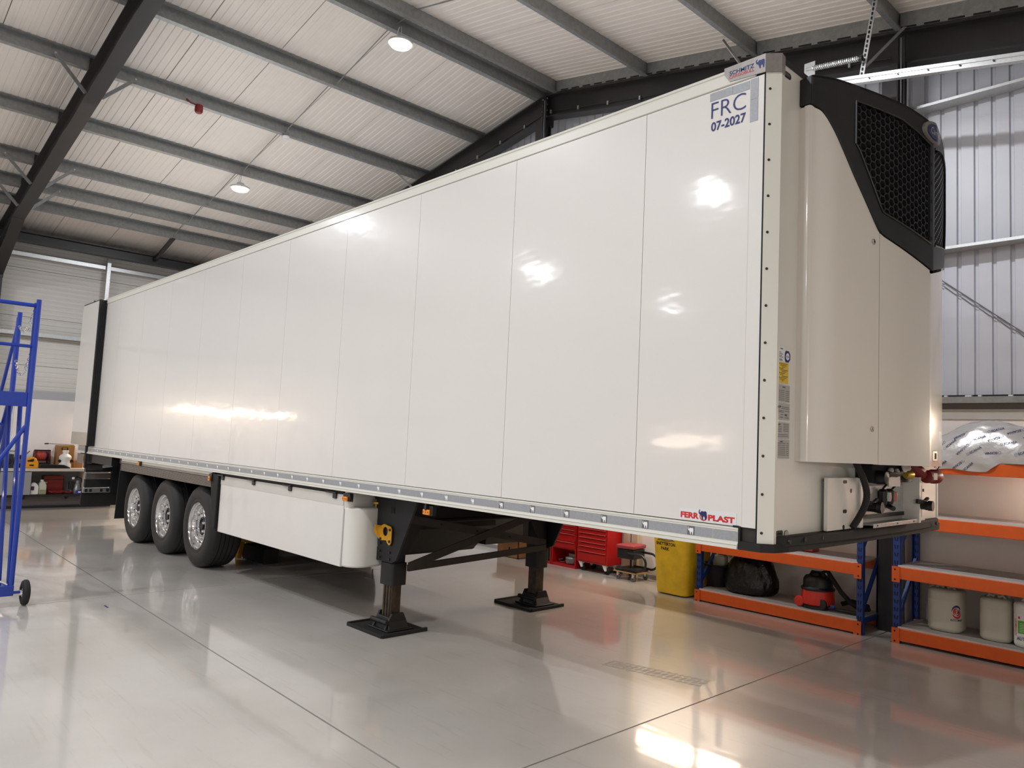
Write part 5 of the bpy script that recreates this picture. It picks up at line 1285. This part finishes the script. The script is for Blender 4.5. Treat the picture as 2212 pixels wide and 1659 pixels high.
# ================================================================== RED WORKSHOP CABINETS, STOOL, BOX
rc = thing('roller_cabinet', (-5.08, 4.48, 0), 'red roller cabinet with six drawer lips on white braked castors', 'cabinet')
MB().box(-5.375, -4.8, 4.33, 4.64, .125, .95).build('body', REDCAB, rc, bevel=.006)
for k, (z0, z1) in enumerate(((.155, .262), (.275, .335), (.345, .395), (.405, .458), (.468, .52), (.53, .582), (.592, .66), (.67, .76), (.77, .9))):
    d = MB().box(-5.34, -4.825, 4.318, 4.332, z0, z1).build('drawer', REDCAB, rc, bevel=.003)
    if k: MB().box(-5.335, -4.83, 4.306, 4.32, z0 + (z1 - z0) * .0 + .0, z0 + .009).build('drawer_lip', REDLIP, d, bevel=.002)
for x in (-5.31, -4.86):
    for y in (4.37, 4.58):
        c = MB().lathe([(.02, -.012), (.045, -.014), (.05, -.006), (.05, .014), (.045, .022), (.02, .02)], (x + .02, y + .01, .05), 'y', 18, closed=True).build('castor', RUBBERB, rc)
        mb = MB(); mb.hexa([(x - .04, y - .03, .125), (x + .03, y - .03, .125), (x + .03, y + .03, .125), (x - .04, y + .03, .125)], [(x + .005, y - .026, .05), (x + .03, y - .026, .05), (x + .03, y - .01, .05), (x + .005, y - .01, .05)])
        mb.build('castor_fork', WHITEINK, c, smooth=False)
def base_unit(x0, x1, label):
    t = thing('base_cabinet', ((x0 + x1) / 2, 4.5, 0), label, 'cabinet', 'red base cabinets under the trailer')
    w = .018
    b = MB(); b.box(x0, x0 + w, 4.34, 4.64, 0, .9); b.box(x1 - w, x1, 4.34, 4.64, 0, .9); b.box(x0 + w, x1 - w, 4.345, 4.64, 0, .04); b.box(x0 + w, x1 - w, 4.62, 4.64, .04, .9); b.box(x0 + w, x1 - w, 4.345, 4.62, .255, .27); b.box(x0 + w, x1 - w, 4.345, 4.62, .88, .9)
    b.build('body', REDCAB, t, smooth=False)
    for k, (z0, z1) in enumerate(((.275, .365), (.372, .483), (.49, .545), (.552, .606), (.613, .67), (.677, .76), (.77, .875))):
        d = MB().box(x0 + w + .003, x1 - w - .003, 4.33, 4.346, z0, z1).build('drawer', REDCAB, t, bevel=.003)
        MB().box(x0 + w + .008, x1 - w - .008, 4.318, 4.332, z1 - .009, z1).build('drawer_lip', REDLIP, d, bevel=.002)
    return t
base_unit(-5.895, -5.405, 'red base cabinet whose open bottom bay holds a film-wrapped coil, next to the roller cabinet')
base_unit(-6.4, -5.91, 'red base cabinet whose open bottom bay holds a black box, partly behind the landing leg')
wc = thing('wrapped_coil', (-5.6, 4.5, .045), 'coil wrapped in shiny clear film in the open bay of the red cabinet', 'coil')
MB().lathe([(.07, .0), (.115, .005), (.125, .03), (.12, .055), (.125, .08), (.11, .1), (.075, .105), (.06, .05)], (-5.575, 4.48, .045), n=30, closed=True).build('coil', CLEARW, wc)
MB().lathe([(.05, .1), (.088, .103), (.095, .125), (.085, .15), (.055, .155)], (-5.555, 4.48, .045), n=28, closed=True).build('coil_top', CLEARW, wc)
MB().tube([(-5.7, 4.42, .06), (-5.74, 4.38, .055), (-5.76, 4.36, .09), (-5.72, 4.4, .1)], .005, 5).build('loose_end', GREYINK, wc)
bx = thing('storage_box', (-6.05, 4.45, .045), 'black plastic box in the open bay beside the landing leg', 'box')
MB().box(-6.16, -5.945, 4.37, 4.58, .045, .235).build('body', BLACKP, bx, bevel=.008)
MB().box(-6.165, -5.94, 4.365, 4.585, .2, .24).build('lid', BLACKP, bx, bevel=.006)
MB().box(-6.26, -6.18, 4.38, 4.5, .045, .2).build('wrapped_bundle', CLEARW, bx, bevel=.02)
cb_ = thing('cardboard_box', (-6.9, 4.35, 0), 'open brown cardboard box on the floor behind the landing leg', 'box')
mb = MB(); x0, x1, y0, y1, h = -6.98, -6.5, 4.22, 4.6, .26
mb.box(x0, x1, y0, y0 + .01, 0, h); mb.box(x0, x1, y1 - .01, y1, 0, h); mb.box(x0, x0 + .01, y0, y1, 0, h); mb.box(x1 - .01, x1, y0, y1, 0, h); mb.box(x0, x1, y0, y1, 0, .01); mb.build('box', CARD, cb_, smooth=False)
MB().hexa([(x0, y0, h), (x1, y0, h), (x1, y0 + .006, h), (x0, y0 + .006, h)], [(x0, y0 - .1, h + .06), (x1, y0 - .1, h + .06), (x1, y0 - .096, h + .066), (x0, y0 - .096, h + .066)]).build('flap', CARD, cb_, smooth=False)
MB().hexa([(x0, y0, h), (x0 + .006, y0, h), (x0 + .006, y1, h), (x0, y1, h)], [(x0 - .12, y0, h + .04), (x0 - .116, y0, h + .046), (x0 - .116, y1, h + .046), (x0 - .12, y1, h + .04)]).build('flap', CARD, cb_, smooth=False)
MB().box(-6.72, -6.69, y0 - .002, y0, .05, .16).build('print_mark', BLACKINK, cb_, smooth=False)
MB().box(-6.80, -6.69, y0 - .002, y0, .05, .062).build('print_mark', BLACKINK, cb_, smooth=False)

so = thing('mechanic_stool', (-4.4, 4.42, 0), 'low creeper stool with a red padded seat, black tubes and a plywood tray', 'stool')
def quad_block(pts, z0, z1): return MB().hexa([(x, y, z0) for x, y in pts], [(x, y, z1) for x, y in pts])
q = [(-4.585, 4.25), (-4.30, 4.29), (-4.335, 4.6), (-4.62, 4.56)]
quad_block(q, .41, .465).build('seat', SEATR, so, bevel=.018, seg=3)
q2 = [(-4.57, 4.265), (-4.315, 4.305), (-4.35, 4.585), (-4.6, 4.545)]
mb = quad_block(q2, .28, .405); mb.build('seat_tray', BLACKP, so, bevel=.006)
q3 = [(-4.635, 4.275), (-4.24, 4.265), (-4.245, 4.58), (-4.62, 4.59)]
quad_block(q3, .098, .112).build('base_board', PLYW, so, smooth=False)
q4 = [(-4.62, 4.29), (-4.255, 4.28), (-4.26, 4.565), (-4.605, 4.575)]
quad_block(q4, .112, .15).build('base_tray', BLACKP, so, bevel=.012)
for y0 in (4.29, 4.55):
    L = [(-4.4, y0, .36)]
    for k in range(13):
        a = PI / 2 - PI * k / 12; L.append((-4.2 + .115 * math.cos(a), y0 - .015, .255 + .105 * math.sin(a)))
    L += [(-4.33, y0, .155), (-4.5, y0, .15)]
    MB().tube(L, .016, 8).build('tube_frame', BLACKP, so)
for x, y in ((-4.57, 4.3), (-4.3, 4.29), (-4.29, 4.54), (-4.56, 4.55)):
    c = MB().lathe([(.012, -.012), (.032, -.012), (.036, -.004), (.036, .008), (.032, .014), (.012, .014)], (x, y, .036), 'y', 16, closed=True).build('castor', GREYINK, so)
    MB().box(x - .014, x + .016, y - .018, y + .018, .045, .1).build('castor_fork', CHROME, c, bevel=.004)
MB().cyl((-4.45, 4.42, .14), (-4.45, 4.42, .29), .012, n=8).build('stay_rod', BLACKP, so)
# boxed-in pipe on the wall behind the stool
bxp = MB().box(-4.74, -4.5, 4.6, 4.66, 0, 2.2).build('pipe_boxing', mat('beige_boxing', (196, 184, 160), .6), wb, smooth=False)
MB().box(-4.615, -4.605, 4.598, 4.6, 0, 2.2).build('boxing_joint', DARK, wb, smooth=False)

# ================================================================== WORKBENCH ON THE LEFT WALL
be = thing('workbench', (-16.7, -.6, 0), 'long pale topped workbench with an open black lower shelf on the left wall', 'workbench')
MB().box(-16.97, -16.45, -.97, 1.3, .765, .825).build('worktop', WORKTOP, be, bevel=.004)
MB().box(-16.96, -16.5, -.97, 1.3, .24, .285).build('lower_shelf', BLACKST, be, smooth=False)
MB().box(-16.97, -16.955, -.97, 1.3, .285, .765).build('back_board', GREYCAB, be, smooth=False)
MB().box(-16.7, -16.66, -.97, 1.3, .04, .24).build('plinth', mat('plinth_grey', (112, 106, 104), .6), be, smooth=False)
MB().box(-16.68, -16.62, -.97, 1.3, .0, .05).build('plinth_foot', BLACKST, be, smooth=False)
for y in (-.3, .46, 1.2, -.9): MB().hexa([(-16.9, y - .02, .1), (-16.86, y - .02, .1), (-16.86, y + .02, .1), (-16.9, y + .02, .1)], [(-16.9, y - .02, .24), (-16.5, y - .02, .24), (-16.5, y + .02, .24), (-16.9, y + .02, .24)]).build('bracket', BLACKST, be, smooth=False)
MB().box(-16.47, -16.45, -.96, -.215, .29, .75).build('door', GREYCAB, be, bevel=.004)
MB().box(-16.96, -16.47, -.23, -.215, .285, .765).build('partition', GREYCAB, be, smooth=False)
MB().box(-16.97, -16.45, .72, .74, .285, .765).build('partition', WORKTOP, be, smooth=False)
BZ = .825; BX = -16.55
t = thing('tool_case', (BX, -.22, BZ), 'orange yellow moulded tool case with black print on the workbench behind the blue steps', 'case')
c = MB().prism([(-.355, BZ), (-.1, BZ), (-.105, BZ + .1), (-.15, BZ + .2), (-.21, BZ + .235), (-.31, BZ + .2), (-.355, BZ + .17)], 'x', -16.625, -16.5).build('body', ORANGE, t, bevel=.012)
MB().prism([(-.31, BZ + .155), (-.2, BZ + .195), (-.19, BZ + .16), (-.21, BZ + .135), (-.29, BZ + .135)], 'x', -16.5, -16.49).build('handle_gap', DARK, t, smooth=False)
MB().prism([(-.27, BZ + .075), (-.185, BZ + .075), (-.195, BZ + .045), (-.26, BZ + .05)], 'x', -16.5, -16.492).build('print_block', DARK, t, smooth=False)
t = thing('cable_reel', (BX, -.05, BZ), 'black cable reel wound with red cable on the workbench', 'cable reel')
MB().lathe([(.001, -.14), (.125, -.14), (.135, -.13), (.135, -.125), (.07, -.12)], (-16.780, -.01, BZ + .245), 'y', 28).build('side_plate', REDSTEEL, t)
MB().lathe([(.07, .1), (.135, .105), (.135, .11), (.125, .12), (.001, .12)], (-16.780, -.01, BZ + .245), 'y', 28).build('side_plate', REDSTEEL, t)
for k in range(9): MB().lathe([(.085, -.012), (.1 + .006 * math.sin(k * 2), -.008), (.104, 0), (.1, .008), (.085, .012)], (-16.780, -.115 + .022 * k, BZ + .245), 'y', 24, closed=True).build('cable_turn', CABLE if k < 8 else BLUEINK, t)
mb = MB()
for y in (-.14, .11): mb.bar((-16.640, y, BZ + .09), (-16.720, y, BZ + .36), .03, .02); mb.bar((-16.640, y, BZ + .1), (-16.920, y, BZ + .1), .03, .02); mb.bar((-16.920, y, BZ + .1), (-16.800, y, BZ + .3), .03, .02)
mb.bar((-16.720, -.155, BZ + .36), (-16.720, .125, BZ + .36), .03, .03); mb.box(-16.920, -16.640, -.15, .12, BZ, BZ + .1); mb.build('stand', BLACKP, t, smooth=False)
t = thing('black_case', (BX, .17, BZ), 'long low black case lying on the workbench below the cable reel', 'case')
MB().prism([(-.095, BZ), (.46, BZ), (.44, BZ + .03), (.34, BZ + .075), (.0, BZ + .09), (-.095, BZ + .085)], 'x', -16.5, -16.46).build('body', BLACKP, t, bevel=.012)
MB().box(-16.46, -16.455, .05, .2, BZ + .03, BZ + .05).build('grip', DARK, t, smooth=False)
t = thing('shipping_carton', (BX, .5, BZ), 'tall brown cardboard carton with a hand hole on the workbench beside the trailer rear', 'box')
MB().box(-16.94, -16.74, .24, .56, BZ, BZ + .475).build('body', CARD, t, bevel=.004)
MB().box(-16.94, -16.72, .56, .73, BZ, BZ + .16).build('lower_step', CARD, t, bevel=.004)
MB().box(-16.74, -16.735, .32, .44, BZ + .375, BZ + .43).build('hand_hole', DARK, t, smooth=False)
MB().box(-16.74, -16.734, .34, .42, BZ + .385, BZ + .42).build('hole_flap', CARD, t, smooth=False)
MB().box(-16.94, -16.738, .238, .562, BZ + .44, BZ + .448).build('tape', mat('brown_tape', (176, 128, 60), .4), t, smooth=False)
t = thing('white_jug', (BX, .375, BZ), 'white waisted plastic bottle in front of the brown carton', 'bottle')
MB().lathe([(.001, 0), (.105, 0), (.115, .02), (.112, .08), (.09, .12), (.088, .16), (.112, .2), (.115, .235), (.09, .275), (.05, .3), (.048, .335), (.058, .34), (.058, .375), (.001, .378)], (-16.615, .375, BZ), n=24).build('body', CANW2, t)
for y in (.27, .485): MB().lathe([(.001, -.006), (.028, -.006), (.03, 0), (.001, .006)], (-16.57, y, BZ + .15), 'x', 14).build('side_boss', BLACKP, t)
t = thing('spray_lance', (BX, .3, BZ + .43), 'thin black spray lance lying across the top of the brown carton', 'lance')
MB().tube([(-16.8, .03, BZ + .5), (-16.79, .1, BZ + .505), (-16.8, .56, BZ + .482)], .006, 6).build('tube', BLACKP, t)
MB().tube([(-16.8, .02, BZ + .5), (-16.79, .09, BZ + .505)], .014, 8).build('nozzle', BLACKP, t)
t = thing('hose_coil', (BX, -.37, BZ), 'round dark blue coiled hose between the blue steps tubes on the bench', 'hose')
MB().lathe([(.05, -.05), (.12, -.06), (.13, 0), (.12, .06), (.05, .05)], (-16.82, -.375, BZ + .13), 'x', 28, closed=True).build('coil', mat('dark_blue_hose', (26, 36, 78), .4), t)
MB().tube([(-16.82, -.3, BZ + .23), (-16.82, -.25, BZ + .31), (-16.82, -.22, BZ + .34)], .01, 6).build('loose_end', MATS['dark_blue_hose'], t)
t = thing('jobsite_radio', (BX, -.6, BZ), 'dark boxy speaker standing on the bench at the left edge', 'speaker')
MB().box(-16.75, -16.52, -.7, -.53, BZ, BZ + .28).build('body', mat('dark_slate', (40, 44, 58), .5), t, bevel=.01)
MB().lathe([(.06, 0), (.055, .006), (.001, .002)], (-16.52, -.615, BZ + .13), 'x', 20).build('cone', DARK, t)
SZ = .285
t = thing('white_canister', (-16.5, -.16, SZ), 'white plastic jug with a purple label on the lower bench shelf', 'jug')
MB().prism([(-.13, SZ), (-.06, SZ), (-.06, SZ + .16), (-.09, SZ + .22), (-.13, SZ + .245), (-.165, SZ + .245), (-.2, SZ + .22), (-.2, SZ)], 'x', -16.66, -16.52).build('body', CANW2, t, bevel=.012)
MB().box(-16.515, -16.512, -.195, -.14, SZ + .09, SZ + .17).build('label', mat('purple_print', (70, 40, 80), .5), t, smooth=False)
MB().tube([(-16.58, -.2, SZ + .15), (-16.58, -.245, SZ + .16), (-16.58, -.25, SZ + .22), (-16.58, -.2, SZ + .235)], .012, 6).build('handle', CANW2, t)
t = thing('clear_canister', (-16.5, .0, SZ), 'half-full translucent jug right of the white jug on the lower shelf', 'jug')
MB().prism([(-.05, SZ), (.075, SZ), (.075, SZ + .19), (.035, SZ + .27), (-.015, SZ + .275), (-.05, SZ + .22)], 'x', -16.66, -16.52).build('body', LIQ, t, bevel=.012)
MB().box(-16.519, -16.516, -.045, .07, SZ + .01, SZ + .1).build('liquid_level', mat('pale_liquid', (150, 150, 112), .4), t, smooth=False)
MB().cyl((-16.59, -.0, SZ + .27), (-16.59, .0, SZ + .3), .03, n=12).build('cap', CANW2, t)
t = thing('red_toolbox', (-16.6, .22, SZ), 'dark red steel toolbox standing at the back of the lower bench shelf', 'toolbox')
MB().box(-16.92, -16.69, .05, .4, SZ, SZ + .375).build('body', REDSTEEL, t, bevel=.006)
MB().box(-16.69, -16.687, .06, .11, SZ + .22, SZ + .25).build('label', STICKG, t, smooth=False)
MB().box(-16.692, -16.682, .05, .4, SZ + .29, SZ + .3).build('lid_edge', BLACKP, t, smooth=False)
t = thing('air_pump', (-16.6, .61, SZ), 'small grey metal pump with a hose loop at the end of the lower shelf', 'pump')
MB().lathe([(.06, 0), (.07, .02), (.07, .12), (.05, .15), (.05, .2), (.035, .22), (.035, .28), (.001, .29)], (-16.6, .64, SZ), n=16).build('cylinder', GALV, t)
MB().box(-16.68, -16.58, .49, .58, SZ + .1, SZ + .26).build('motor', BLACKST, t, bevel=.01)
MB().tube([(-16.6, .56, SZ + .3), (-16.6, .63, SZ + .355), (-16.6, .7, SZ + .32), (-16.6, .72, SZ + .24)], .014, 8).build('hose', BLACKP, t)
MB().lathe([(.001, -.03), (.024, -.022), (.03, 0), (.024, .022), (.001, .03)], (-16.57, .55, SZ + .33), n=12).build('knob', STICKW, t)
t = thing('red_air_hose', (-16.52, .35, SZ), 'tangle of dark red hose lying along the lower bench shelf', 'hose')
L = []
for k in range(60):
    a = k / 59 * 2 * PI * 3; L.append((-16.56 + .03 * math.sin(a * 1.7), .34 + (.2 - .02 * math.sin(a * .5)) * math.cos(a), SZ + .03 + .03 * abs(math.sin(a * .8)) + .004 * (k % 3)))
MB().tube(L, .011, 6).build('hose', REDSTEEL, t)
t = thing('blue_tin', (-16.5, .66, SZ), 'small blue and white tin at the end of the lower bench shelf', 'tin')
MB().prism(rounded(-16.53, -16.485, .6, .71, .01), 'z', SZ, SZ + .075).build('body', mat('tin_blue', (44, 56, 150), .35), t, bevel=.006)
MB().box(-16.485, -16.483, .64, .69, SZ + .03, SZ + .06).build('label', STICKW, t, smooth=False)
# scrap of blue tape on the floor
tp = MB().box(-6.42, -6.3, -1.36, -1.345, .0, .0012).build('tape_scrap', BLUEINK); tag(tp, 'short scrap of blue tape lying on the floor by the joint crossing', 'tape')

DUST = mat('floor_dust', (214, 206, 198), .6)
mb = MB(); p = Vector((-2.08, 1.23, 0)); q = Vector((-1.28, 1.40, 0)); d = (q - p).normalized(); n_ = Vector((-d.y, d.x, 0))
for k in range(16):
    c = p.lerp(q, k / 15)
    for off in (-.075, -.02, .02, .075):
        a = c + n_ * (off - .017) + d * (.012 if off > 0 else 0); b = c + n_ * (off + .017) + d * (.03 if off > 0 else .018)
        mb.add([a + Vector((0, 0, .0006)), a + d * .034 + Vector((0, 0, .0006)), b + d * .034 + Vector((0, 0, .0006)), b + Vector((0, 0, .0006))], [(0, 1, 2, 3)])
tpr = mb.build('tyre_print', DUST, bpy.data.objects['floor'], smooth=False); tpr['kind'] = 'stuff'
